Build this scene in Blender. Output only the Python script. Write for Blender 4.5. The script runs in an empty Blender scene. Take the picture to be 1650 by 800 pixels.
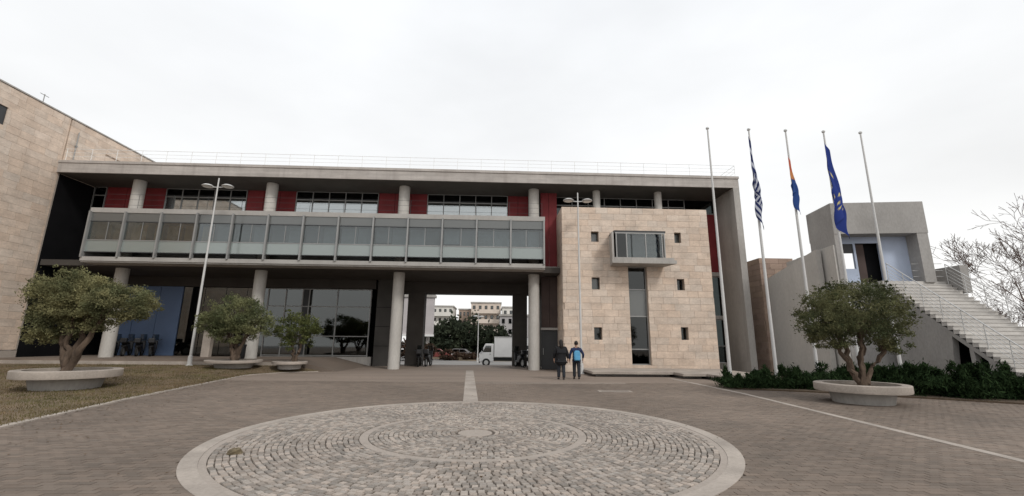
import bpy, math, random
import numpy as np
from mathutils import Matrix, Vector

R = math.radians
rnd = random.Random(7)
scene = bpy.context.scene
col = scene.collection

# ------------------------------------------------------------------ camera
cam_d = bpy.data.cameras.new("camera")
cam_d.sensor_width = 36.0
cam_d.lens = 705.2 / 1650 * 36.0
cam_d.clip_start = 0.1
cam_d.clip_end = 2000
cam = bpy.data.objects.new("camera", cam_d)
col.objects.link(cam)
cam.matrix_world = (Matrix.Translation((0, 0, 1.6)) @ Matrix.Rotation(-0.0384, 4, 'Z')
                    @ Matrix.Rotation(math.pi / 2 + 0.213615, 4, 'X') @ Matrix.Rotation(0.009771, 4, 'Z'))
scene.camera = cam

# ------------------------------------------------------------------ overcast sky
SUN_EL, SUN_AZ = 40.0, 144.0       # degrees; azimuth clockwise from +Y (sun behind the viewer, a little to the right)
world = bpy.data.worlds.new("World")
scene.world = world
world.use_nodes = True
nt = world.node_tree
nt.nodes.clear()
wo = nt.nodes.new("ShaderNodeOutputWorld")
bg = nt.nodes.new("ShaderNodeBackground")
bg.inputs["Strength"].default_value = 0.1
sky = nt.nodes.new("ShaderNodeTexSky")
sky.sky_type = 'NISHITA'
sky.sun_disc = False
sky.sun_elevation = R(SUN_EL)
sky.sun_rotation = R(SUN_AZ)
sky.air_density = 1.5
sky.dust_density = 4.0
tc = nt.nodes.new("ShaderNodeTexCoord")
sep = nt.nodes.new("ShaderNodeSeparateXYZ")
nt.links.new(tc.outputs["Generated"], sep.inputs[0])
ramp = nt.nodes.new("ShaderNodeValToRGB")
ramp.color_ramp.elements[0].position = 0.0
ramp.color_ramp.elements[0].color = (1.0, 0.992, 0.975, 1)
ramp.color_ramp.elements[1].position = 0.75
ramp.color_ramp.elements[1].color = (0.885, 0.905, 0.93, 1)
nt.links.new(sep.outputs["Z"], ramp.inputs[0])
mp = nt.nodes.new("ShaderNodeMapping")
mp.inputs["Scale"].default_value = (1.0, 1.0, 2.5)
nt.links.new(tc.outputs["Generated"], mp.inputs[0])
cn = nt.nodes.new("ShaderNodeTexNoise")
cn.inputs["Scale"].default_value = 1.3
cn.inputs["Detail"].default_value = 5
nt.links.new(mp.outputs[0], cn.inputs["Vector"])
cmr = nt.nodes.new("ShaderNodeMapRange")
cmr.inputs[1].default_value = 0.33
cmr.inputs[2].default_value = 0.62
cmr.inputs[3].default_value = 9.8
cmr.inputs[4].default_value = 11.6
nt.links.new(cn.outputs[0], cmr.inputs[0])
cm = nt.nodes.new("ShaderNodeVectorMath")
cm.operation = 'SCALE'
nt.links.new(ramp.outputs[0], cm.inputs[0])
nt.links.new(cmr.outputs[0], cm.inputs["Scale"])
mx = nt.nodes.new("ShaderNodeMixRGB")
mx.inputs[0].default_value = 0.93
nt.links.new(sky.outputs[0], mx.inputs[1])
nt.links.new(cm.outputs[0], mx.inputs[2])
nt.links.new(mx.outputs[0], bg.inputs["Color"])
nt.links.new(bg.outputs[0], wo.inputs[0])

sun_d = bpy.data.lights.new("sun", 'SUN')
sun_d.energy = 1.5
sun_d.angle = R(12)
sun_d.color = (1.0, 0.965, 0.91)
sun = bpy.data.objects.new("sun", sun_d)
col.objects.link(sun)
_d = Vector((math.sin(R(SUN_AZ)) * math.cos(R(SUN_EL)), math.cos(R(SUN_AZ)) * math.cos(R(SUN_EL)), math.sin(R(SUN_EL))))
sun.rotation_euler = _d.to_track_quat('Z', 'Y').to_euler()
sun.location = (0, -20, 40)

scene.view_settings.view_transform = 'Standard'
scene.view_settings.look = 'None'
scene.view_settings.exposure = 0.0
scene.view_settings.gamma = 1.0
scene.view_settings.use_curve_mapping = False

# ------------------------------------------------------------------ materials
def mat(name, c, rough=0.8, var=0.12, scale=2.0, stretch=(1, 1, 1), isl=0.0, c2=None, spec=0.3, metal=0.0,
        bump=0.0, bscale=60.0, fine=0.06, fscale=30.0, drip=0.0, dripc=(0.12, 0.11, 0.10), board=0.0, stain=0.0, stainc=(0.1, 0.09, 0.08), stscale=0.6):
    m = bpy.data.materials.new(name)
    m.use_nodes = True
    t = m.node_tree
    N, L = t.nodes, t.links
    b = N["Principled BSDF"]
    b.inputs["Roughness"].default_value = rough
    b.inputs["Specular IOR Level"].default_value = spec
    b.inputs["Metallic"].default_value = metal
    geo = N.new("ShaderNodeNewGeometry")
    mapn = N.new("ShaderNodeMapping")
    mapn.inputs["Scale"].default_value = stretch
    L.new(geo.outputs["Position"], mapn.inputs[0])
    base = None
    if c2 is not None or isl > 0:
        oi = N.new("ShaderNodeObjectInfo")
        ad = N.new("ShaderNodeMath"); ad.operation = 'ADD'
        L.new(oi.outputs["Random"], ad.inputs[0]); L.new(geo.outputs["Random Per Island"], ad.inputs[1])
        fr = N.new("ShaderNodeMath"); fr.operation = 'FRACT'
        L.new(ad.outputs[0], fr.inputs[0])
    rgb = N.new("ShaderNodeMixRGB")
    rgb.inputs[1].default_value = (*c, 1)
    rgb.inputs[2].default_value = (*(c2 or c), 1)
    rgb.inputs[0].default_value = 0
    if c2 is not None:
        L.new(fr.outputs[0], rgb.inputs[0])
    cur = rgb.outputs[0]

    def mul(sock, lo, hi, cur):
        mr = N.new("ShaderNodeMapRange")
        mr.inputs[1].default_value = 0.25; mr.inputs[2].default_value = 0.75
        mr.inputs[3].default_value = lo; mr.inputs[4].default_value = hi
        L.new(sock, mr.inputs[0])
        s = N.new("ShaderNodeVectorMath"); s.operation = 'SCALE'
        L.new(cur, s.inputs[0]); L.new(mr.outputs[0], s.inputs["Scale"])
        return s.outputs[0]
    if isl > 0:
        m2 = N.new("ShaderNodeMath"); m2.operation = 'MULTIPLY'; m2.inputs[1].default_value = 7.31
        L.new(fr.outputs[0], m2.inputs[0])
        f2 = N.new("ShaderNodeMath"); f2.operation = 'FRACT'
        L.new(m2.outputs[0], f2.inputs[0])
        cur = mul(f2.outputs[0], 1 - isl, 1 + isl, cur)
    if var > 0:
        n1 = N.new("ShaderNodeTexNoise")
        n1.inputs["Scale"].default_value = scale; n1.inputs["Detail"].default_value = 5
        L.new(mapn.outputs[0], n1.inputs["Vector"])
        cur = mul(n1.outputs[0], 1 - var, 1 + var, cur)
    if fine > 0:
        n2 = N.new("ShaderNodeTexNoise")
        n2.inputs["Scale"].default_value = fscale; n2.inputs["Detail"].default_value = 3
        L.new(mapn.outputs[0], n2.inputs["Vector"])
        cur = mul(n2.outputs[0], 1 - fine, 1 + fine, cur)
    if stain > 0:
        n3 = N.new("ShaderNodeTexNoise")
        n3.inputs["Scale"].default_value = stscale; n3.inputs["Detail"].default_value = 7
        n3.inputs["Roughness"].default_value = 0.65
        L.new(mapn.outputs[0], n3.inputs["Vector"])
        mr = N.new("ShaderNodeMapRange")
        mr.inputs[1].default_value = 0.52; mr.inputs[2].default_value = 0.72; mr.inputs[4].default_value = stain
        L.new(n3.outputs[0], mr.inputs[0])
        sm = N.new("ShaderNodeMixRGB"); sm.inputs[2].default_value = (*stainc, 1)
        L.new(mr.outputs[0], sm.inputs[0]); L.new(cur, sm.inputs[1])
        cur = sm.outputs[0]
    if drip > 0:                        # rain streaks running down the face
        md = N.new("ShaderNodeMapping"); md.inputs["Scale"].default_value = (2.6, 2.6, 0.16)
        L.new(geo.outputs["Position"], md.inputs[0])
        n4 = N.new("ShaderNodeTexNoise"); n4.inputs["Scale"].default_value = 1.0; n4.inputs["Detail"].default_value = 6
        n4.inputs["Roughness"].default_value = 0.6
        L.new(md.outputs[0], n4.inputs["Vector"])
        mr = N.new("ShaderNodeMapRange"); mr.inputs[1].default_value = 0.50; mr.inputs[2].default_value = 0.75; mr.inputs[4].default_value = drip
        L.new(n4.outputs[0], mr.inputs[0])
        sm = N.new("ShaderNodeMixRGB"); sm.inputs[2].default_value = (*dripc, 1)
        L.new(mr.outputs[0], sm.inputs[0]); L.new(cur, sm.inputs[1]); cur = sm.outputs[0]
    if board > 0:                       # marks of the shuttering boards
        mb_ = N.new("ShaderNodeMapping"); mb_.inputs["Scale"].default_value = (0.12, 0.12, 7.0)
        L.new(geo.outputs["Position"], mb_.inputs[0])
        n5 = N.new("ShaderNodeTexNoise"); n5.inputs["Scale"].default_value = 1.0; n5.inputs["Detail"].default_value = 2
        L.new(mb_.outputs[0], n5.inputs["Vector"])
        cur = mul(n5.outputs[0], 1 - board, 1 + board, cur)
    L.new(cur, b.inputs["Base Color"])
    if bump > 0:
        nb = N.new("ShaderNodeTexNoise")
        nb.inputs["Scale"].default_value = bscale; nb.inputs["Detail"].default_value = 4
        L.new(mapn.outputs[0], nb.inputs["Vector"])
        bp = N.new("ShaderNodeBump"); bp.inputs["Strength"].default_value = bump; bp.inputs["Distance"].default_value = 0.02
        L.new(nb.outputs[0], bp.inputs["Height"]); L.new(bp.outputs[0], b.inputs["Normal"])
    return m

def glass(name, tint=(0.5, 0.55, 0.55), refl=0.25, haze=0.0, hazec=(0.4, 0.45, 0.44), rough=0.03):
    m = bpy.data.materials.new(name); m.use_nodes = True
    t = m.node_tree; N, L = t.nodes, t.links
    N.remove(N["Principled BSDF"])
    out = N["Material Output"]
    tr = N.new("ShaderNodeBsdfTransparent"); tr.inputs[0].default_value = (*tint, 1)
    gl = N.new("ShaderNodeBsdfGlossy"); gl.inputs["Roughness"].default_value = rough
    gl.inputs[0].default_value = (0.9, 0.93, 0.93, 1)
    geo = N.new("ShaderNodeNewGeometry")
    nz = N.new("ShaderNodeTexNoise"); nz.inputs["Scale"].default_value = 1.1
    L.new(geo.outputs["Position"], nz.inputs["Vector"])
    bp = N.new("ShaderNodeBump"); bp.inputs["Strength"].default_value = 0.008; bp.inputs["Distance"].default_value = 0.05
    L.new(nz.outputs[0], bp.inputs["Height"]); L.new(bp.outputs[0], gl.inputs["Normal"])
    cur = tr.outputs[0]
    if haze > 0:
        df = N.new("ShaderNodeBsdfDiffuse"); df.inputs[0].default_value = (*hazec, 1)
        m1 = N.new("ShaderNodeMixShader"); m1.inputs[0].default_value = haze
        L.new(cur, m1.inputs[1]); L.new(df.outputs[0], m1.inputs[2]); cur = m1.outputs[0]
    lw = N.new("ShaderNodeLayerWeight"); lw.inputs[0].default_value = 0.35
    ma = N.new("ShaderNodeMath"); ma.operation = 'ADD'; ma.inputs[1].default_value = refl; ma.use_clamp = True
    mm = N.new("ShaderNodeMath"); mm.operation = 'MULTIPLY'; mm.inputs[1].default_value = 0.6
    L.new(lw.outputs["Fresnel"], mm.inputs[0]); L.new(mm.outputs[0], ma.inputs[0])
    m2 = N.new("ShaderNodeMixShader")
    L.new(ma.outputs[0], m2.inputs[0]); L.new(cur, m2.inputs[1]); L.new(gl.outputs[0], m2.inputs[2])
    L.new(m2.outputs[0], out.inputs[0])
    return m

def leafmat(name, c1, c2, trans=0.25, patch=0.0):
    m = bpy.data.materials.new(name); m.use_nodes = True
    t = m.node_tree; N, L = t.nodes, t.links
    N.remove(N["Principled BSDF"])
    geo = N.new("ShaderNodeNewGeometry")
    mix = N.new("ShaderNodeMixRGB"); mix.inputs[1].default_value = (*c1, 1); mix.inputs[2].default_value = (*c2, 1)
    if patch > 0:                       # colour drifts in patches as well as leaf by leaf
        pn = N.new("ShaderNodeTexNoise"); pn.inputs["Scale"].default_value = patch; pn.inputs["Detail"].default_value = 4
        L.new(geo.outputs["Position"], pn.inputs["Vector"])
        pr = N.new("ShaderNodeMapRange"); pr.inputs[1].default_value = 0.4; pr.inputs[2].default_value = 0.6
        L.new(pn.outputs[0], pr.inputs[0])
        pm_ = N.new("ShaderNodeMath"); pm_.operation = 'MULTIPLY_ADD'; pm_.inputs[1].default_value = 0.3
        L.new(geo.outputs["Random Per Island"], pm_.inputs[0])
        p7 = N.new("ShaderNodeMath"); p7.operation = 'MULTIPLY'; p7.inputs[1].default_value = 0.7
        L.new(pr.outputs[0], p7.inputs[0]); L.new(p7.outputs[0], pm_.inputs[2])
        L.new(pm_.outputs[0], mix.inputs[0])
    else:
        L.new(geo.outputs["Random Per Island"], mix.inputs[0])
    nz = N.new("ShaderNodeTexNoise"); nz.inputs["Scale"].default_value = 1.6; nz.inputs["Detail"].default_value = 3
    L.new(geo.outputs["Position"], nz.inputs["Vector"])
    mr = N.new("ShaderNodeMapRange"); mr.inputs[1].default_value = 0.3; mr.inputs[2].default_value = 0.7
    mr.inputs[3].default_value = 0.6; mr.inputs[4].default_value = 1.4
    L.new(nz.outputs[0], mr.inputs[0])
    s = N.new("ShaderNodeVectorMath"); s.operation = 'SCALE'
    L.new(mix.outputs[0], s.inputs[0]); L.new(mr.outputs[0], s.inputs["Scale"])
    d = N.new("ShaderNodeBsdfDiffuse"); tl = N.new("ShaderNodeBsdfTranslucent")
    L.new(s.outputs[0], d.inputs[0]); L.new(s.outputs[0], tl.inputs[0])
    ms = N.new("ShaderNodeMixShader"); ms.inputs[0].default_value = trans
    L.new(d.outputs[0], ms.inputs[1]); L.new(tl.outputs[0], ms.inputs[2])
    L.new(ms.outputs[0], N["Material Output"].inputs[0])
    return m

def vcolmat(name, rough=0.8):
    m = bpy.data.materials.new(name); m.use_nodes = True
    t = m.node_tree
    a = t.nodes.new("ShaderNodeVertexColor"); a.layer_name = "Col"
    b = t.nodes["Principled BSDF"]; b.inputs["Roughness"].default_value = rough
    b.inputs["Specular IOR Level"].default_value = 0.1
    t.links.new(a.outputs[0], b.inputs["Base Color"])
    return m

M = {}
M['concrete'] = mat('concrete', (0.37, 0.352, 0.33), 0.85, 0.14, 0.9, (1, 1, 0.35), stain=0.3, stainc=(0.2, 0.18, 0.16), stscale=0.8, bump=0.15, fine=0.1, fscale=14, drip=0.4, dripc=(0.17, 0.16, 0.145))
M['column'] = mat('column_concrete', (0.47, 0.45, 0.42), 0.85, 0.1, 0.9, (1, 1, 0.35), stain=0.2, stainc=(0.3, 0.285, 0.265), stscale=0.8, bump=0.15, fine=0.08, fscale=14)  # paler copy of the concrete, lifted to offset the shade under the overhang
M['concrete_board'] = mat('concrete_board', (0.40, 0.37, 0.345), 0.88, 0.14, 1.2, (1, 1, 2.5), stain=0.4, stainc=(0.24, 0.21, 0.185), stscale=0.5, bump=0.2, fine=0.1, fscale=16, board=0.13, drip=0.35, dripc=(0.17, 0.15, 0.135))
M['concrete_pale'] = mat('concrete_pale', (0.365, 0.32, 0.28), 0.85, 0.24, 1.1, stain=0.6, stainc=(0.25, 0.22, 0.19), stscale=1.6, bump=0.2, fine=0.12, fscale=22)
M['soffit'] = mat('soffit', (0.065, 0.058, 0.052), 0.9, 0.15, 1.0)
M['roof_soffit_shade'] = mat('roof_soffit_shade', (0.085, 0.08, 0.073), 0.9, 0.15, 1.0)  # slab concrete darkened, the shade under the roof put into the colour
M['dark'] = mat('dark_wall', (0.010, 0.010, 0.011), 1.0, 0.2, 1.0, spec=0.0)  # near-black colour stands in for deep shade in voids and interiors
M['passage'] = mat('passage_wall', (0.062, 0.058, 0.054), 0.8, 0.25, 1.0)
M['gallery_edge'] = mat('gallery_edge', (0.36, 0.345, 0.325), 0.85, 0.12, 0.9, stain=0.3, stainc=(0.3, 0.285, 0.265), bump=0.1, drip=0.3, dripc=(0.24, 0.225, 0.21), fscale=14)
M['darkred'] = mat('brown_shade', (0.07, 0.05, 0.045), 0.8, 0.2, 1.0)
M['stone'] = mat('travertine', (0.605, 0.482, 0.386), 0.8, 0.16, 1.3, (1, 1, 2.2), isl=0.045, c2=(0.58, 0.495, 0.42), stain=0.3, stainc=(0.44, 0.33, 0.26), stscale=1.1, bump=0.15, fine=0.12, fscale=9, drip=0.28, dripc=(0.36, 0.29, 0.235))
M['stone_pink'] = mat('pink_stone', (0.36, 0.265, 0.205), 0.85, 0.15, 0.9, (1, 1, 2), isl=0.1, c2=(0.33, 0.24, 0.195), stain=0.3, stainc=(0.25, 0.19, 0.15), fine=0.1, fscale=12)
M['joint'] = mat('joint', (0.44, 0.36, 0.29), 0.9, 0.1)
M['red'] = mat('red_panel', (0.20, 0.026, 0.03), 0.6, 0.18, 1.4, drip=0.3, dripc=(0.12, 0.02, 0.02))
M['blue'] = mat('blue_panel', (0.13, 0.19, 0.32), 0.5, 0.1, 0.8)
M['paleblue'] = mat('pale_blue_render', (0.42, 0.48, 0.60), 0.75, 0.1, 0.8, drip=0.2, dripc=(0.3, 0.34, 0.42))
M['metal'] = mat('grey_metal', (0.28, 0.28, 0.275), 0.45, 0.08, 2.0, metal=0.3, spec=0.5)
M['metal_pale'] = mat('pale_metal', (0.55, 0.55, 0.54), 0.4, 0.08, 2.0, metal=0.25, spec=0.5)
M['metal_dark'] = mat('dark_metal', (0.045, 0.047, 0.05), 0.5, 0.1, 2.0)
M['white'] = mat('white_paint', (0.76, 0.76, 0.75), 0.5, 0.05, 2.0)
M['white_body'] = mat('white_vehicle', (0.72, 0.72, 0.72), 0.3, 0.06, 1.5, spec=0.5)
M['pole'] = mat('pole_white', (0.52, 0.515, 0.505), 0.45, 0.06, 2.0, spec=0.5)
M['glass'] = glass('window_glass', (0.60, 0.64, 0.65), 0.07)
M['glass_sky'] = glass('bright_window_glass', (0.6, 0.64, 0.66), 0.34)
M['glass_dark'] = glass('dark_glass', (0.2, 0.22, 0.22), 0.035)
M['frost'] = glass('frosted_glass', (0.5, 0.56, 0.54), 0.10, 0.55, (0.36, 0.41, 0.395), 0.15)
M['frost_grey'] = glass('grey_frosted_glass', (0.35, 0.36, 0.36), 0.06, 0.55, (0.19, 0.195, 0.19), 0.2)
M['glass_shop'] = glass('shop_glass', (0.28, 0.31, 0.31), 0.075)
M['concrete_step'] = mat('concrete_step', (0.47, 0.45, 0.425), 0.85, 0.12, 1.5, isl=0.08, stain=0.3, stainc=(0.27, 0.24, 0.22))
M['blind'] = mat('grey_blind', (0.42, 0.44, 0.445), 0.8, 0.15, 1.2, (1, 1, 6), isl=0.3)
M['blind_pale'] = mat('pale_blind', (0.58, 0.60, 0.62), 0.8, 0.1, 1.2, (3, 1, 1), isl=0.1)
M['curtain'] = mat('brown_curtain', (0.50, 0.34, 0.20), 0.85, 0.25, 1.5, (6, 1, 0.5), isl=0.2)
M['paver'] = mat('paver', (0.192, 0.150, 0.120), 0.85, 0.26, 0.22, isl=0.10, c2=(0.170, 0.138, 0.113), bump=0.25, bscale=50, stain=0.55, stainc=(0.105, 0.088, 0.074), stscale=0.33)
M['paver_far'] = mat('paver_far', (0.235, 0.188, 0.154), 0.85, 0.14, 0.35, bump=0.25, bscale=50, stain=0.2, stainc=(0.16, 0.135, 0.115), stscale=0.45, fine=0.1, fscale=9, stretch=(0.6, 2.5, 1))  # same pavers, lightened to paint in the grazing sheen of the distance
M['concrete_grey'] = mat('concrete_grey', (0.315, 0.303, 0.29), 0.87, 0.14, 0.9, (1, 1, 0.5), stain=0.3, stainc=(0.19, 0.18, 0.165), stscale=0.8, bump=0.15, fine=0.1, fscale=14)
M['mortar'] = mat('mortar', (0.115, 0.095, 0.08), 0.95, 0.2, 4.0, bump=0.3)
M['cobble'] = mat('cobble', (0.345, 0.292, 0.25), 0.8, 0.16, 0.7, isl=0.21, c2=(0.265, 0.24, 0.215), bump=0.35, bscale=45, stain=0.22, stainc=(0.24, 0.215, 0.19), stscale=0.8)
M['band_dull'] = mat('dull_band', (0.345, 0.30, 0.262), 0.85, 0.16, 1.6, stain=0.4, stainc=(0.22, 0.195, 0.17), stscale=1.6, bump=0.25, fine=0.12, fscale=22)
M['soil'] = mat('soil', (0.09, 0.065, 0.045), 0.95, 0.3, 6.0, bump=0.6, bscale=25)
M['bark'] = mat('bark', (0.095, 0.068, 0.05), 0.95, 0.45, 9.0, (1, 1, 0.25), bump=1.0, bscale=14)
M['bark_grey'] = mat('bark_grey', (0.12, 0.085, 0.07), 0.95, 0.25, 3.0)
M['olive1'] = leafmat('olive_leaves_gold', (0.265, 0.245, 0.125), (0.10, 0.112, 0.06), 0.25, 1.3)
M['olive2'] = leafmat('olive_leaves_green', (0.225, 0.228, 0.115), (0.09, 0.108, 0.056), 0.25, 1.3)
M['olive3'] = leafmat('olive_leaves_dark', (0.16, 0.17, 0.065), (0.06, 0.078, 0.032))
M['olive4'] = leafmat('olive_leaves_grey', (0.17, 0.168, 0.085), (0.068, 0.084, 0.045), 0.25, 1.3)
M['juniper'] = leafmat('juniper_needles', (0.035, 0.058, 0.024), (0.014, 0.026, 0.012), 0.15)
M['evergreen'] = leafmat('evergreen_leaves', (0.055, 0.066, 0.042), (0.03, 0.038, 0.027), 0.2, 0.4)
M['redleaf'] = leafmat('brown_hedge_leaves', (0.095, 0.055, 0.042), (0.06, 0.05, 0.035), 0.2)
M['rubber'] = mat('rubber', (0.02, 0.02, 0.02), 0.8, 0.1)
M['black'] = mat('black_plastic', (0.018, 0.018, 0.02), 0.45, 0.1, spec=0.4)
M['asphalt'] = mat('asphalt', (0.22, 0.21, 0.20), 0.9, 0.15, 0.3, bump=0.2)
M['lamp_glass'] = mat('lamp_glass', (0.8, 0.8, 0.78), 0.3, 0.0)
M['skin'] = mat('skin', (0.42, 0.25, 0.18), 0.6, 0.05)
M['hair'] = mat('hair', (0.015, 0.012, 0.011), 0.6, 0.2, 20.0)
M['coat_black'] = mat('coat_black', (0.012, 0.012, 0.014), 0.85, 0.2, 8.0, bump=0.3, bscale=14)
M['jacket_navy'] = mat('jacket_navy', (0.018, 0.028, 0.075), 0.8, 0.2, 8.0, bump=0.3, bscale=14)
M['jeans'] = mat('trousers_dark', (0.025, 0.028, 0.035), 0.85, 0.2, 8.0)
M['bagblue'] = mat('bag_light_blue', (0.10, 0.32, 0.52), 0.75, 0.1, 8.0)
M['flag'] = vcolmat('flag_cloth')

# ------------------------------------------------------------------ object helpers
W = {}                                   # world matrix of each thing that parents others

def attach(o, parent):
    if parent is not None:
        o.parent = parent
        o.matrix_parent_inverse = W.get(parent, Matrix.Identity(4)).inverted()

def tag(o, label=None, cat=None, group=None, kind=None):
    if label: o["label"] = label
    if cat: o["category"] = cat
    if group: o["group"] = group
    if kind: o["kind"] = kind
    return o

def thing(name, loc, label, cat, group=None, rz=0.0):
    o = bpy.data.objects.new(name, None)
    o.empty_display_size = 0.3
    col.objects.link(o)
    o.location = loc
    o.rotation_euler = (0, 0, rz)
    W[o] = Matrix.Translation(loc) @ Matrix.Rotation(rz, 4, 'Z')
    return tag(o, label, cat, group)

class MB:
    """collects shapes (world coordinates) and links them as one mesh object"""
    def __init__(self, m=None):
        self.v, self.f, self.mi = [], [], []
        self.m = m                        # optional Matrix applied to every vertex
    def _add(self, vs, fs):
        n = len(self.v)
        if self.m is not None:
            vs = [tuple(self.m @ Vector(p)) for p in vs]
        self.v += [tuple(p) for p in vs]
        self.f += [tuple(i + n for i in f) for f in fs]
        return self
    def box(self, x0, x1, y0, y1, z0, z1):
        vs = [(x0, y0, z0), (x1, y0, z0), (x1, y1, z0), (x0, y1, z0), (x0, y0, z1), (x1, y0, z1), (x1, y1, z1), (x0, y1, z1)]
        return self._add(vs, [(3, 2, 1, 0), (4, 5, 6, 7), (0, 1, 5, 4), (1, 2, 6, 5), (2, 3, 7, 6), (3, 0, 4, 7)])
    def lathe(self, c, prof, n=24, cap=True):
        vs, fs = [], []
        for r, z in prof:
            for k in range(n):
                a = 2 * math.pi * k / n
                vs.append((c[0] + r * math.cos(a), c[1] + r * math.sin(a), c[2] + z))
        for j in range(len(prof) - 1):
            for k in range(n):
                k2 = (k + 1) % n
                fs.append((j * n + k, j * n + k2, (j + 1) * n + k2, (j + 1) * n + k))
        if cap:
            fs.append(tuple(range(n - 1, -1, -1)))
            fs.append(tuple((len(prof) - 1) * n + k for k in range(n)))
        return self._add(vs, fs)
    def tube(self, pts, rad, n=8):
        pts = [Vector(p) for p in pts]
        if not isinstance(rad, (list, tuple)): rad = [rad] * len(pts)
        vs, fs = [], []
        for i, p in enumerate(pts):
            d = (pts[min(i + 1, len(pts) - 1)] - pts[max(i - 1, 0)]).normalized()
            a = d.orthogonal() if abs(d.z) < 0.9 else d.cross(Vector((1, 0, 0)))
            a.normalize(); b = d.cross(a).normalized()
            for k in range(n):
                t = 2 * math.pi * k / n
                vs.append(tuple(p + a * (rad[i] * math.cos(t)) + b * (rad[i] * math.sin(t))))
        for i in range(len(pts) - 1):
            for k in range(n):
                k2 = (k + 1) % n
                fs.append((i * n + k, i * n + k2, (i + 1) * n + k2, (i + 1) * n + k))
        fs.append(tuple(range(n - 1, -1, -1))); fs.append(tuple((len(pts) - 1) * n + k for k in range(n)))
        return self._add(vs, fs)
    def prism(self, poly, a0, a1, axis='y'):
        """polygon in the two remaining axes, extruded along axis"""
        n = len(poly)
        def P(p, a):
            return {'y': (p[0], a, p[1]), 'x': (a, p[0], p[1]), 'z': (p[0], p[1], a)}[axis]
        vs = [P(p, a0) for p in poly] + [P(p, a1) for p in poly]
        fs = [tuple(range(n)), tuple(range(2 * n - 1, n - 1, -1))]
        fs += [(i, i + n, (i + 1) % n + n, (i + 1) % n) for i in range(n)]
        return self._add(vs, fs)
    def build(self, name, m, parent=None, smooth=False, bevel=0.0, origin=None):
        me = bpy.data.meshes.new(name)
        vs = self.v
        if origin is not None:
            vs = [(x - origin[0], y - origin[1], z - origin[2]) for x, y, z in vs]
        me.from_pydata(vs, [], self.f)
        import bmesh
        bm = bmesh.new(); bm.from_mesh(me); bmesh.ops.recalc_face_normals(bm, faces=bm.faces); bm.to_mesh(me); bm.free()
        me.materials.append(m if not isinstance(m, str) else M[m])
        if smooth:
            me.polygons.foreach_set("use_smooth", [True] * len(me.polygons))
            me.set_sharp_from_angle(angle=R(40))
        o = bpy.data.objects.new(name, me)
        col.objects.link(o)
        if origin is not None: o.location = origin; W[o] = Matrix.Translation(origin)
        attach(o, parent)
        if bevel > 0:
            bv = o.modifiers.new("bevel", 'BEVEL'); bv.width = bevel; bv.segments = 2; bv.limit_method = 'ANGLE'
        return o

def box(name, m, parent, x0, x1, y0, y1, z0, z1, mtx=None, bevel=0.0):
    return MB(mtx).box(x0, x1, y0, y1, z0, z1).build(name, m, parent, bevel=bevel)

_unit = {}
def unit_mesh(m, kind='box'):
    if (m, kind) not in _unit:
        b = MB()
        if kind == 'box':
            b.box(-.5, .5, -.5, .5, -.5, .5)
        else:                                   # a cobble: chamfered crown
            q = 0.5; p = 0.44
            vs = [(-q, -q, -.5), (q, -q, -.5), (q, q, -.5), (-q, q, -.5), (-q, -q, .36), (q, -q, .36), (q, q, .36), (-q, q, .36),
                  (-p, -p, .5), (p, -p, .5), (p, p, .5), (-p, p, .5)]
            b._add(vs, [(0, 1, 5, 4), (1, 2, 6, 5), (2, 3, 7, 6), (3, 0, 4, 7), (4, 5, 9, 8), (5, 6, 10, 9), (6, 7, 11, 10), (7, 4, 8, 11), (8, 9, 10, 11)])
        o = b.build('unit', m)
        me = o.data
        bpy.data.objects.remove(o)
        _unit[(m, kind)] = me
    return _unit[(m, kind)]

def piece(name, m, parent, c, s, rz=0.0, kind='box', tilt=None):
    o = bpy.data.objects.new(name, unit_mesh(m, kind))
    col.objects.link(o)
    o.location = c; o.scale = s
    o.rotation_euler = (tilt[0], tilt[1], rz) if tilt else (0, 0, rz)
    attach(o, parent)
    return o

def np_mesh(name, verts, faces, m, parent=None, smooth=False):
    """verts (n,3), faces (k,4) as arrays"""
    me = bpy.data.meshes.new(name)
    verts = np.asarray(verts, np.float32); faces = np.asarray(faces, np.int32)
    k = faces.shape[1]
    me.vertices.add(len(verts)); me.vertices.foreach_set("co", verts.ravel())
    me.loops.add(faces.size); me.loops.foreach_set("vertex_index", faces.ravel())
    me.polygons.add(len(faces)); me.polygons.foreach_set("loop_start", np.arange(len(faces), dtype=np.int32) * k)
    me.update(calc_edges=True)
    me.polygons.foreach_set("use_smooth", np.full(len(faces), bool(smooth)))
    me.materials.append(M[m] if isinstance(m, str) else m)
    o = bpy.data.objects.new(name, me); col.objects.link(o); attach(o, parent)
    return o

def rect_minus(r, holes):
    out = [r]
    for h in holes:
        nxt = []
        for a in out:
            x0, x1, z0, z1 = a; hx0, hx1, hz0, hz1 = h
            if hx0 >= x1 or hx1 <= x0 or hz0 >= z1 or hz1 <= z0:
                nxt.append(a); continue
            if hx0 > x0: nxt.append((x0, hx0, z0, z1))
            if hx1 < x1: nxt.append((hx1, x1, z0, z1))
            a0, a1 = max(x0, hx0), min(x1, hx1)
            if hz0 > z0: nxt.append((a0, a1, z0, hz0))
            if hz1 < z1: nxt.append((a0, a1, hz1, z1))
        out = nxt
    return [a for a in out if a[1] - a[0] > 0.02 and a[3] - a[2] > 0.02]

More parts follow.
